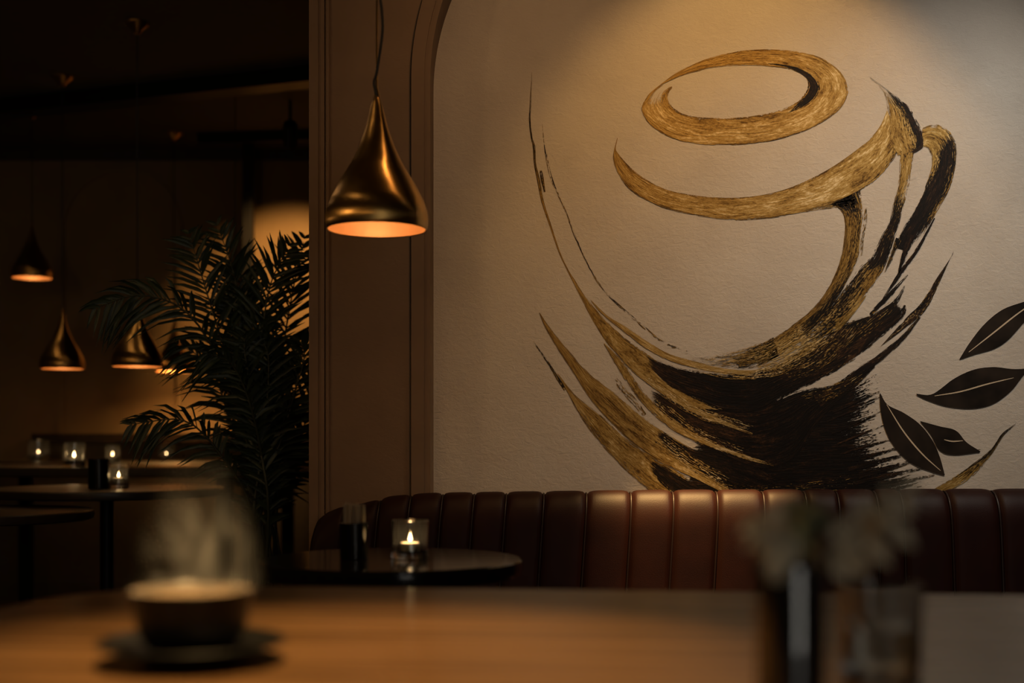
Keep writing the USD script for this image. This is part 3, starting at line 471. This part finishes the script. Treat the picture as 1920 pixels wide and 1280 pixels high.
for i in range(1, len(edges) - 1):
    pts = []
    for (y, z), (ny, nz) in zip(prof, pn):
        h = (z - .44) / (.805 - .44); x = tops[i] + lean(edges[i]) * (1 - np.clip(h, 0, 1)); H = hx(x)
        pts.append((x, y + ny * .004, .44 + (z - .44) * (H - .44) / (.805 - .44) + nz * .004))
    obj('piping', tube(pts, .0026, 6), 'leather_piping', bench, 60)
xe = tops[-1]
back = sg.Polygon([(tops[0] + .004, .1)] + [(x, hx(x) - .022) for x in np.linspace(tops[0] + .006, xe, 80)] + [(xe, .1)])
obj('back_board', extrude_xz(back, BY + .03, BY + .118), 'leather', bench, 40)
seat = sg.box(tops[0] + .01, BY - .48, xe, BY + .03).buffer(-.03).buffer(.03)
obj('seat', extrude_xy(seat, .33, .445, .025), 'leather', bench, 50)
obj('plinth', box(tops[0] + .04, xe - .02, BY - .44, BY + .1, 0, .33), 'dark_wood', bench, False)

# ------------------------------------------------------------------ pendant lamps
def make_pendant(label, px, rim_y, d, bulbmat, group=None, R=.0974, cable=False, lift=0.):
    base = P(px, rim_y, d)
    t = thing('pendant_lamp', label, 'lamp', base, 0, group); top = CEIL - base[2]
    s = R / 93.5
    out = [(93.5, 0), (95, 6), (96, 16), (95, 31), (90, 48), (83, 63), (72.5, 83), (62, 101), (50, 121), (41, 139), (32, 159), (25, 178), (19, 197), (14.5, 215), (10.5, 231), (7, 243), (4, 249)]
    o = smoothcurve(np.array(out) * s, 60); inn = o - np.array([.0022, 0]); inn = inn[inn[:, 0] > .004]
    obj('shade', lathe(np.vstack([[.0001, o[-1, 1]], o[::-1], [o[0, 0] - .001, -.0012], inn[:1] + [[-.0004, 0]]])), 'brass', t, 50)
    obj('inner_shade', lathe(np.vstack([[.0001, 205 * s], inn[inn[:, 1] < 205 * s][::-1] - [.0004, 0]])), 'copper_inside', t, 50)
    b = smoothcurve([(.0001, .028), (.014, .031), (.021, .046), (.020, .060), (.012, .078), (.011, .088)], 20)
    obj('bulb', lathe(b + np.array([0, lift]), 24), bulbmat, t, 60)
    obj('socket', lathe(np.array([(.0001, .084), (.015, .084), (.015, .12), (.0001, .12)]) + [0, lift], 24), 'black_metal', t, 40)
    obj('collar', lathe([(.0001, 246 * s), (.0055, 246 * s), (.0055, 256 * s), (.0035, 262 * s), (.0001, 262 * s)], 20), 'brass', t, 40)
    obj('rod' if cable else 'cord', tube([(0, 0, 258 * s), (0, 0, top - .02)], .0022 if cable else .0026, 8), 'brass' if cable else 'cable', t, 40)
    if cable:
        c = np.array([(0, 0, 250), (-3, 0, 262), (-5, 0, 275), (0, 0, 292), (6, 0, 330), (11, 0, 370), (10, 0, 405), (6, 0, 440), (5, 0, 480)]) * s; c = np.vstack([smoothcurve(c, 60), [[.005, 0, top - .03]]]); c[:, 1] -= .004
        obj('cable', tube(c, .0028, 8), 'cable', t, 50)
    obj('ceiling_rose', lathe([(.0001, top - .045), (.012, top - .045), (.02, top - .03), (.045, top - .012), (.05, top), (.0001, top)], 32), 'brass', t, 40)
    return t
make_pendant('large brass teardrop pendant lamp in front of the plaster pillar', 706.5, 430, 2.52, 'bulb_near', None, .0982, True)
p0 = make_pendant('brass pendant lamp hanging beside the arching palm frond, its cone half crossed by leaf tips', 257.5, 687, 5.14, 'bulb')
def far(px, y, d, label, b='bulb'):
    # the copy keeps its own drop: same lamp, hung at its own height with its cord running on into the ceiling void
    return make_pendant(label, px, y, d, b)
far(117, 691, 5.9, 'leftmost of the two low brass pendant lamps over the dark tables')
far(60, 521, 6.5, 'highest and leftmost small brass pendant lamp at the dark left edge')
far(326, 696, 6.98, 'dark pendant lamp half hidden behind palm leaves near the lit back wall', 'bulb_wall')
far(441, 693, 6.0, 'pendant lamp almost wholly hidden behind the palm, seen as sparks of light')

gl = thing('unseen_globe_lamp', 'unseen warm globe lamp out of view on the left, placed to streak the near brass shade', 'lamp', (-1.55, 1.75, 1.62))  # out of view, placed for the left streak on the near pendant
obj('globe', trimesh.creation.icosphere(4, .06), 'globe', gl, 60)
obj('cord', tube([(0, 0, .055), (0, 0, CEIL - 1.62)], .0026, 8), 'cable', gl)
gl2 = thing('unseen_globe_lamp', 'unseen warm globe lamp beyond the left edge, placed to light the far brass shades and tables', 'lamp', (-2.1, 3.3, 1.50))  # out of view, lights the far pendants, palm and left tables
obj('globe', trimesh.creation.icosphere(4, .04), 'unseen_globe_far', gl2, 60)
obj('cord', tube([(0, 0, .036), (0, 0, CEIL - 1.50)], .0026, 8), 'cable', gl2)
gl3 = thing('unseen_globe_lamp', 'unseen warm globe lamp behind the camera, placed to streak the brass shades', 'lamp', (-1.2, -.6, 1.70))  # unseen lamp behind the camera, placed for streaks on the pendants
obj('globe', trimesh.creation.icosphere(4, .06), 'globe', gl3, 60)
obj('cord', tube([(0, 0, .055), (0, 0, CEIL - 1.70)], .0026, 8), 'cable', gl3)
for x_, y_, lab in ((-1.84, 4.14, 'unseen ceiling downlight over the left tables, placed to streak the brass lamps'), (-.75, 4.45, 'unseen ceiling downlight behind the pillar, placed to streak the brass lamps near the palm'), (-2.35, 4.9, 'unseen ceiling downlight over the long table end, placed to streak the brass lamps'), (-1.3, 1.85, 'unseen ceiling downlight left of the foreground table, placed to streak the near brass lamp')):  # all out of view, placed high to streak the brass shades
    t = thing('unseen_ceiling_downlight', lab, 'downlight', (x_, y_, CEIL - .012))
    obj('ring', lathe([(.040, .0), (.055, .0), (.057, .012), (.040, .012)], 40), 'brass', t, 40)
    obj('lens', lathe([(.0001, .004), (.0395, .004), (.0395, .010), (.0001, .010)], 32), 'downlight', t, 40)
# spot fixtures; all but the rail spot are out of view
def spotlight(name, label, src, dst):
    t = thing(name, label, 'spotlight', src)
    d = np.array(dst) - np.array(src); d = d / np.linalg.norm(d)
    m = lathe([(.0285, .004), (.034, .004), (.036, -.02), (.036, -.12), (.03, -.13), (.0001, -.13), (.0001, -.125), (.028, -.122), (.0285, -.02)], 32)
    m.apply_transform(trimesh.geometry.align_vectors([0, 0, 1], d)); m.apply_translation(d * .035 * 1)
    obj('housing', m, 'black_metal', t, 40)
    obj('stem', tube([-d * .05, -d * .05 + np.array([0, 0, .05]), (-d * .05)[:3] * [1, 1, 0] + [0, 0, CEIL - src[2]]], .008, 8), 'black_metal', t, 40)
SP = []
spotlight('spotlight', 'unseen black ceiling spotlight, placed to light the right half of the mural', *SPOT_A)
spotlight('spotlight', 'unseen black ceiling spotlight, placed above the mural for its amber pool', *SPOT_B)
spotlight('spotlight', 'small unseen black ceiling spotlight, placed to light the top of the bench back', *SPOT_D)
spotlight('spotlight', 'unseen black ceiling spotlight left of the others, placed to warm the left of the mural', *SPOT_E)
spotlight('spotlight', 'unseen black ceiling spotlight, placed to light the foreground table', *SPOT_F)
spotlight('spotlight', 'black rail spotlight washing the back wall, above the palm', *SPOT_C)

# ceiling beam and rail, post
def bar(name, label, cat_, a, b, w, h, m='black_metal'):
    a, b = np.array(a, float), np.array(b, float); d = b - a; L = np.linalg.norm(d[:2])
    bx_ = box(0, L, -w / 2, w / 2, -h, 0); ang = math.atan2(d[1], d[0]); bx_.apply_transform(trimesh.transformations.rotation_matrix(ang, [0, 0, 1])); bx_.apply_translation(a)
    o = obj(name, bx_, m, None, False); return meta(o, label, cat_)
bar('ceiling_beam', 'black steel beam slanting across the dark ceiling', 'beam', (-3.6, 6.72, CEIL), (-.25, 5.55, CEIL), .12, .07)
bar('lighting_rail', 'short black lighting rail under the ceiling near the back wall', 'rail', (-1.72, 7.02, CEIL), (.4, 6.75, CEIL), .05, .05)
pt = P(466, 700, 7.15)
o = obj('steel_post', box(pt[0] - .028, pt[0] + .028, 7.12, 7.18, 0, CEIL), 'black_metal', None, False); meta(o, 'dark steel post rising behind the palm to the ceiling', 'post')
# dark arch on the back wall
ac = P(228, 560, YB); arch = sg.Point(ac[0], 2.14).buffer(.355, 32).union(sg.box(ac[0] - .355, .96, ac[0] + .355, 2.14)); arch = arch.difference(sg.Point(ac[0], 2.14).buffer(.325, 32).union(sg.box(ac[0] - .325, .5, ac[0] + .325, 2.14)))
struct('trim_8', extrude_xz(arch, YB - .025, YB), 'back_plaster', 30)

# ------------------------------------------------------------------ tables
def round_table(label, c, R, thick, top_mat, nm='round_table'):
    t = thing(nm, label, 'table', (c[0], c[1], 0)); z = c[2]
    obj('table_top', lathe([(.0001, z - thick), (R - .012, z - thick), (R - .003, z - thick + .004), (R, z - thick * .5), (R - .0015, z - .003), (R - .005, z), (.0001, z)], 128), top_mat, t, 30)
    obj('column', lathe([(.0001, .02), (.03, .02), (.024, .06), (.024, z - thick - .02), (.06, z - thick), (.0001, z - thick)], 32), 'black_metal', t, 40)
    obj('foot', lathe([(.0001, 0), (R * .72, 0), (R * .72, .008), (R * .3, .02), (.0001, .024)], 48), 'black_metal', t, 40)
    return z
C1 = P(735, 1046.5, 2.25); R1 = 246 / F * 2.25
round_table('small round black lacquered table in front of the banquette', C1, R1, .030, 'black_lacquer')
C2 = P(-55, 957, 4.0); round_table('dark round table cut off by the left edge of the picture', C2, 222 / F * 4.0, .03, 'dark_wood')
C3 = P(200, 914, 4.6); round_table('dark round table with a black holder and a low candle glass on it', C3, 216 / F * 4.6, .03, 'dark_wood')
LT = .815
t = thing('long_table', 'long dark table against the far wall with three candle glasses', 'table', (0, 0, 0))
lt = sg.box(-2.75, 5.2, -1.05, 7.0).buffer(-.05).buffer(.05); obj('table_top', extrude_xy(lt, LT - .04, LT, .005), 'dark_wood', t, 30)
for x in (-2.6, -1.2):
    for y in (5.35, 6.85): obj('leg', box(x - .03, x + .03, y - .03, y + .03, 0, LT - .04), 'black_metal', t, False)
zr = P(0, 813, YB)[2]; zr2 = P(0, 828, YB)[2]
o = obj('wall_shelf', box(P(66, 0, 7.3)[0], -1.0, YB - .16, YB, zr2, zr), 'dark_wood', None, False); meta(o, 'dark wooden wall shelf along the lit back wall', 'shelf')

# foreground table
ft_o, ang = (-.300, 1.668), math.radians(-5.7)
ft = thing('wooden_table', 'glossy wooden table with rounded corner in the foreground', 'table', (*ft_o, 0), math.degrees(ang))
FZ = .735
poly = sg.box(-.255, -1.03, 1.5, 0).buffer(-.217).buffer(.217, 32)
obj('table_top', extrude_xy(poly, FZ - .034, FZ, .004), 'table_wood', ft, 30)
for x in (-.1, 1.3):
    for y in (-.14, -.88): obj('leg', lathe([(.0001, 0), (.018, 0), (.028, FZ - .034), (.0001, FZ - .034)], 20, (x, y, 0)), 'dark_wood', ft, 40)

# ------------------------------------------------------------------ candles
def candle(loc, r, h, glabel, clabel, lift=.24, flame=1.0, cr=.5):
    g = thing('candle_glass', glabel, 'candle glass', loc)
    wt = r * .10; b = h * .17
    prof = [(.0001, 0), (r * .9, 0), (r * .97, h * .015), (r, h * .05), (r, h * .985), (r - wt * .5, h), (r - wt, h * .985), (r - wt, b + r * .1), (r - wt - r * .1, b), (.0001, b)]
    obj('glass_body', lathe(prof, 48), 'glass', g, 40)
    c = thing('tealight', clabel, 'candle', (loc[0], loc[1], loc[2] + b + .0004))
    cz = h * lift; cc = r * cr
    obj('tin_cup', lathe([(.0001, 0), (cc, 0), (cc * 1.01, cz), (cc * .97, cz), (cc * .97, cz * .9), (.0001, cz * .9)], 32), 'tin', c, 40)
    obj('glowing_wax', lathe([(.0001, cz * .905), (cc * .96, cz * .905), (cc * .96, cz * .98), (.0001, cz * .95)], 32), 'glowing_wax', c, 40)
    fh = h * .24 * flame
    obj('wick', tube([(0, 0, cz * .92), (0, 0, cz + fh * .2)], .0007 * r / .035, 6), 'cable', c)
    obj('flame', lathe(smoothcurve([(.0001, cz + fh * .12), (fh * .17, cz + fh * .28), (fh * .2, cz + fh * .42), (fh * .1, cz + fh * .75), (.0001, cz + fh * 1.1)], 14), 16), 'flame', c, 60)
q = P(769, 1046.5, 2.25); candle((q[0], q[1], C1[2]), 35 / F * 2.25, .0675, 'clear candle glass on the small round black table', 'lit tealight in the glass on the small round black table')
q = P(222.5, 912, 4.55); candle((q[0], q[1], C3[2]), 18.5 / F * 4.55, .089, 'candle glass beside the black holder on the round table', 'lit tealight beside the black holder on the round table')
q = P(139, 875, 5.3); candle((q[0], 5.3, LT), 21 / F * 5.3, .099, 'large glowing candle glass on the near edge of the long table', 'bright tealight in the large glass on the long table', .2, 1.1)
q = P(211, 866, 6.3); candle((q[0], 6.3, LT), 13.5 / F * 6.3, .085, 'candle glass on the long table, seen just above the glass by the holder', 'lit tealight in the middle of the long table', .2)
q = P(312, 862, 6.85); candle((q[0], 6.85, LT), 15 / F * 6.85, .09, 'dim amber candle glass at the far right of the long table', 'small tealight at the far right of the long table', .2, .6)
q = P(72, 862, 6.8); candle((q[0], 6.8, LT), 20 / F * 6.8, .11, 'dim candle glass at the dark left of the long table', 'small tealight at the dark left of the long table', .2, .6)

# holders and their sticks
def holder(loc, r, h, label):
    t = thing('stick_holder', label, 'holder', loc)
    obj('cup_body', lathe([(.0001, 0), (r * .97, 0), (r, h * .03), (r, h * .98), (r - .0008, h), (r - .002, h * .98), (r - .002, .003), (.0001, .003)], 48), 'holder_metal', t, 40)
q = P(664, 1043, 2.25); hr, hh = 26.5 / F * 2.25, 67 / F * 2.25
holder((q[0], q[1], C1[2]), hr, hh, 'black metal stick holder on the small round table')
first = None
for i in range(14):
    a = i * 2.399; rr = (hr - .0055) * math.sqrt((i + .5) / 14) * .98; L = .088 + .004 * rnd.random()
    loc = (q[0] + rr * math.cos(a), q[1] + rr * math.sin(a), C1[2] + .0034)
    if first is None:
        first = thing('paper_stick', 'thin pale paper stick standing in the black holder on the small round table', 'stick', loc, 0, 'paper sticks in the black holder')
        obj('stick_body', tube([(0, 0, 0), (0, 0, .0885)], .0018, 8), 'stick_paper', first, 40)
        obj('stick_tip', lathe([(.0001, .0885), (.0018, .0885), (.0022, .0905), (.0016, .0925), (.0001, .093)], 10), 'stick_paper', first, 40)
    else:
        dup(first, loc, 'thin pale paper stick standing in the black holder on the small round table', rnd.random() * 90, None, (1, 1, L / .09))
q = P(185, 915, 4.5); holder((q[0], q[1], C3[2]), 19 / F * 4.5, 56 / F * 4.5, 'black holder on the dark round table, left of a candle glass')

# ------------------------------------------------------------------ palm
palm_base = P(500, 1200, 3.75)
pal = thing('potted_palm', 'tall potted areca palm with arching feathery fronds beside the pillar', 'plant', (palm_base[0], palm_base[1], 0))
obj('pot', lathe([(.0001, 0), (.15, 0), (.19, .36), (.2, .38), (.19, .4), (.175, .39), (.17, .33), (.0001, .33)], 40), 'pot_clay', pal, 40)
obj('soil', lathe([(.0001, .331), (.169, .331), (.15, .35), (.0001, .36)], 32), 'soil', pal, 40)
def frond(ctrl, n, ll, seed, start=.25, droop=.35):
    r = np.random.default_rng(seed)
    c = smoothcurve(np.array(ctrl) - np.array([palm_base[0], palm_base[1], 0]), 60)
    fr_ = obj('frond', tube(c[::3], np.linspace(.006, .0012, 20), 5), 'stem_green', pal, 60)
    V, Fc = [], []
    tang = np.gradient(c, axis=0); tang /= np.linalg.norm(tang, axis=1, keepdims=True)
    for k_ in range(n):
        u = start + (1 - start) * (k_ + .5) / n; i = min(58, int(u * 59)); p, tn = c[i], tang[i]
        side0 = np.cross(tn, [0, 1, 0.0]); side0 /= np.linalg.norm(side0) + 1e-9
        L = ll * (math.sin(math.pi * min(1, (.12 + .86 * (k_ + .5) / n))) ** .6) * r.uniform(.85, 1.1)
        for sgn in (-1, 1):
            dirn = tn * r.uniform(.75, 1.0) + side0 * sgn * r.uniform(.6, .85) + np.array([0, sgn * r.uniform(-.5, .5), 0]); dirn /= np.linalg.norm(dirn)
            wv = np.cross(dirn, [0, 1, .3]); wv /= np.linalg.norm(wv) + 1e-9; wv = wv + r.normal(0, .25, 3); wv /= np.linalg.norm(wv)
            b0 = len(V); ss = [0, .25, .6, 1.0]; ws = [.0022, .0062, .0050, .0003]
            for s_, w_ in zip(ss, ws):
                pp = p + dirn * L * s_ + np.array([0, 0, -droop * L * s_ ** 2])
                nn = np.cross(wv, dirn) * .0022
                V.extend([pp - wv * w_, pp + nn, pp + wv * w_])
            for q_ in range(3):
                o_ = b0 + q_ * 3
                Fc.extend([[o_, o_ + 1, o_ + 4], [o_, o_ + 4, o_ + 3], [o_ + 1, o_ + 2, o_ + 5], [o_ + 1, o_ + 5, o_ + 4]])
    obj('leaflets', (np.array(V), np.array(Fc)), 'leaf_green', fr_, 60)
b0 = np.array([palm_base[0], palm_base[1], .35])
FR = [  # named fronds, as the tips show in the photograph: (pixel, pixel, depth) points above the pot
    ([(478, 900, 3.72), (430, 720, 3.65), (355, 590, 3.6), (262, 553, 3.55), (172, 580, 3.5)], 30, .16, .38, .5),
    ([(470, 880, 3.75), (430, 690, 3.7), (385, 540, 3.7), (352, 430, 3.7)], 30, .17, .3, .25),
    ([(485, 880, 3.8), (460, 650, 3.8), (440, 520, 3.8), (405, 415, 3.8)], 30, .17, .3, .2),
    ([(495, 880, 3.7), (492, 660, 3.7), (505, 540, 3.7), (545, 455, 3.65)], 30, .17, .3, .2),
    ([(505, 880, 3.85), (530, 660, 3.9), (550, 540, 3.9), (572, 440, 3.9)], 28, .17, .3, .2),
    ([(470, 960, 3.65), (425, 870, 3.6), (350, 790, 3.55), (240, 796, 3.5)], 26, .14, .42, .5),
    ([(480, 940, 3.75), (435, 800, 3.75), (395, 690, 3.75), (330, 640, 3.75)], 26, .16, .35, .5),
    ([(500, 960, 3.7), (480, 800, 3.6), (440, 690, 3.55), (385, 660, 3.5)], 26, .17, .3, .6),
    ([(520, 940, 3.7), (560, 800, 3.65), (600, 700, 3.6), (650, 690, 3.6)], 26, .16, .3, .5),
]
for i, (pts, n, ll, st_, dr) in enumerate(FR):
    if i == 8: pts = [(x_, y_, d_ + .1) for x_, y_, d_ in pts]
    frond([b0 + np.array([rnd.uniform(-.05, .05), rnd.uniform(-.05, .05), 0])] + [P(*p_) for p_ in pts], n, ll, 100 + i, st_, dr)
for i in range(16):
    x0 = rnd.uniform(440, 575); top_y = rnd.uniform(520, 830); d_ = rnd.uniform(3.62, 4.1)
    pts = [(rnd.uniform(470, 520), 960, d_), ((x0 + 495) / 2 + rnd.uniform(-10, 10), (960 + top_y) / 2, d_), (x0, top_y, d_), (x0 + rnd.uniform(-45, 30), top_y - rnd.uniform(0, 50), d_)]
    frond([b0 + np.array([rnd.uniform(-.07, .07), rnd.uniform(-.07, .07), 0])] + [P(*p_) for p_ in pts], 26, .16, 200 + i, .22, .35)

# ------------------------------------------------------------------ coffee cup, saucer, steam
cc = P(360, 1105, 1.10); cz0 = FZ
sau = thing('saucer', 'black saucer under the steaming cup', 'saucer', (cc[0], cc[1], cz0))
SR = .080
obj('plate', lathe([(.0001, 0), (.036, 0), (.040, .002), (.060, .0105), (SR - .002, .0165), (SR, .0182), (SR - .002, .0192), (.060, .0133), (.036, .0058), (.0001, .0052)], 72), 'cup_black', sau, 40)
cup = thing('coffee_cup', 'black coffee cup of frothy coffee steaming on its saucer', 'cup', (cc[0], cc[1], cz0 + .0066))
ch = CAMZ - .1283 - cz0 - .0066; cr_ = 118 / F * 1.10
o_ = smoothcurve([(.0275, .0), (.0320, .002), (.0405, .0115), (.0460, .024), (.0495, .038), (.0522, ch * .9), (cr_, ch)], 30)
obj('body', lathe(np.vstack([[.0001, 0.001], o_, [cr_ - .001, ch + .0012], [cr_ - .0025, ch]]), 72), 'cup_black', cup, 40)
i_ = o_[::-1] - np.array([.0026, 0]); i_ = i_[i_[:, 1] > .008]
obj('glaze', lathe(np.vstack([i_, [.0001, .006]])[::-1], 72), 'cup_inside', cup, 40)
ri = np.interp(ch - .0065, o_[:, 1], o_[:, 0]) - .0029
obj('coffee', lathe([(.0001, ch - .0055), (ri * .8, ch - .0058), (ri, ch - .0065), (ri * .98, ch - .010), (.0001, ch - .011)], 64), 'coffee_foam', cup, 40)
hp = smoothcurve([(0, .0475, ch * .82), (0, .062, ch * .88), (0, .073, ch * .72), (0, .070, ch * .45), (0, .057, ch * .30), (0, .041, ch * .34)], 24)
obj('handle', tube(hp, .0042, 10), 'cup_black', cup, 50)
# steam: real volume above the cup
sz = cz0 + .0056 + ch + .003
sc = (cc[0] + .006, cc[1], sz - .012)
mat('steam_vapour', {'g': ('geometry', {}), 'm': ('mapping', {'location': (-sc[0] / .060, -sc[1] / .055, -sc[2] / .135), 'scale': (1 / .060, 1 / .055, 1 / .135)}), 'gr': ('gradient_texture', {'gradient_type': 'spherical'}),
                     'mn': ('mapping', {'scale': (30, 30, 17), 'rotation': (0, .4, 0)}), 'n': ('noise_texture', {'scale': 1.0, 'detail': 4, 'roughness': .55, 'distortion': 1.6}),
                     'r': ('map_range', {'from_min': .47, 'from_max': .70, 'to_min': .0, 'to_max': 1.0, 'clamp': True}), 'p1': ('math', {'math_type': 'power', 'value2': 1.5}), 'mu': ('math', {'math_type': 'multiply'}), 'd': ('math', {'math_type': 'multiply', 'value2': 46.0}),
                     'v': ('principled_volume', {'color': (.88, .90, .94), 'anisotropy': .2})},
    [('g.position', 'm.vector'), ('m.vector', 'gr.vector'), ('g.position', 'mn.vector'), ('mn.vector', 'n.vector'), ('n.fac', 'r.value'), ('gr.fac', 'p1.value1'), ('p1.value', 'mu.value1'), ('r.result', 'mu.value2'), ('mu.value', 'd.value1'), ('d.value', 'v.density')], surface=None, volume='v.volume')
stm = trimesh.creation.icosphere(4, 1.0); stm.apply_scale([.059, .054, .134]); stm.apply_translation(sc); stm = trimesh.intersections.slice_mesh_plane(stm, [0, 0, 1], [0, 0, sz], cap=True, engine='earcut')
meta(obj('steam', stm, 'steam_vapour', None, 60), 'pale steam rising from the black coffee cup', 'steam')

# ------------------------------------------------------------------ vase with sprigs, tumbler (near the lens)
vx = P(1482, 0, .87)[0]; vr, vh = .0235, .106
va = thing('bud_vase', 'narrow dark glass bud vase holding dry sprigs at the lower right', 'vase', (vx, .87, FZ))
obj('glass_body', lathe([(.0001, 0), (vr * .93, 0), (vr, .003), (vr, vh * .98), (vr - .001, vh), (vr - .002, vh * .98), (vr - .002, .014), (vr - .005, .011), (.0001, .011)], 56), 'dark_glass', va, 40)
obj('water', lathe([(.0001, .0115), (vr - .0055, .0115), (vr - .0025, .0145), (vr - .0025, .055), (.0001, .055)], 56), 'water', va, 40)
tx = P(1650, 0, 1.03)[0]; tr, th = 80 / F * 1.03, .074
tu = thing('tumbler', 'short clear glass tumbler right of the bud vase', 'tumbler', (tx, 1.03, FZ))
obj('glass_body', lathe([(.0001, 0), (tr * .86, 0), (tr * .9, .003), (tr, th * .985), (tr - .001, th), (tr - .002, th * .985), (tr * .9 - .002, .016), (tr * .8, .012), (.0001, .012)], 56), 'smoky_glass', tu, 40)
obj('water', lathe([(.0001, .0125), (tr * .8, .0125), (tr * .9 - .0026, .0165), (tr * .95 - .0026, th * .55), (.0001, th * .55)], 56), 'water', tu, 40)
def sprig(label, ends, leafmat, seed):
    r = np.random.default_rng(seed); t = thing('sprig', label, 'sprig', (vx, .87 + (seed - 2) * .007, FZ + .016))
    for e in ends:
        p1 = P(*e) - np.array([vx, .87, FZ + .016])
        c = smoothcurve([(-.008 * np.sign(p1[0]), 0, 0), (.004 * np.sign(p1[0]), 0, .055), (p1[0] * .45 , p1[1] * .4, .055 + (p1[2] - .055) * .6), tuple(p1)], 30)
        st_ = obj('stem', tube(c, np.linspace(.0012, .0006, 30), 6), 'stem_green', t, 60)
        V, Fc = [], []
        for k_ in range(19, 30, 2):
            tn = c[k_] - c[k_ - 1]; tn /= np.linalg.norm(tn)
            for s_ in (-1, 1):
                sd = np.cross(tn, [0, 1, 0]) * s_; dirn = tn * .5 + sd * .8 + r.normal(0, .35, 3); dirn /= np.linalg.norm(dirn); L = r.uniform(.013, .021)
                wv = np.cross(dirn, r.normal(0, 1, 3) + [0, 1.5, 0]); wv /= np.linalg.norm(wv); b_ = len(V)
                for q_ in range(7):
                    u = q_ / 6; w_ = .0058 * math.sin(math.pi * min(.999, u ** .8 * .97 + .015)); pp = c[k_] + dirn * L * u + np.array([0, 0, -.004 * u * u]); V += [pp - wv * w_, pp + np.cross(dirn, wv) * .0012, pp + wv * w_]
                for q_ in range(6):
                    o2 = b_ + q_ * 3; Fc += [[o2, o2 + 1, o2 + 4], [o2, o2 + 4, o2 + 3], [o2 + 1, o2 + 2, o2 + 5], [o2 + 1, o2 + 5, o2 + 4]]
        obj('leaves', (np.array(V), np.array(Fc)), leafmat, st_, 60)
sprig('pale dried sprig leaning left out of the bud vase', [(1425, 965, .85), (1462, 1020, .84)], 'sprig_leaf', 1)
sprig('pale dried sprig leaning right over the tumbler', [(1700, 922, .84), (1668, 985, .85)], 'sprig_leaf', 2)
sprig('dark green sprig upright in the middle of the bud vase', [(1535, 945, .91), (1512, 985, .92), (1495, 960, .93)], 'sprig_dark', 3)
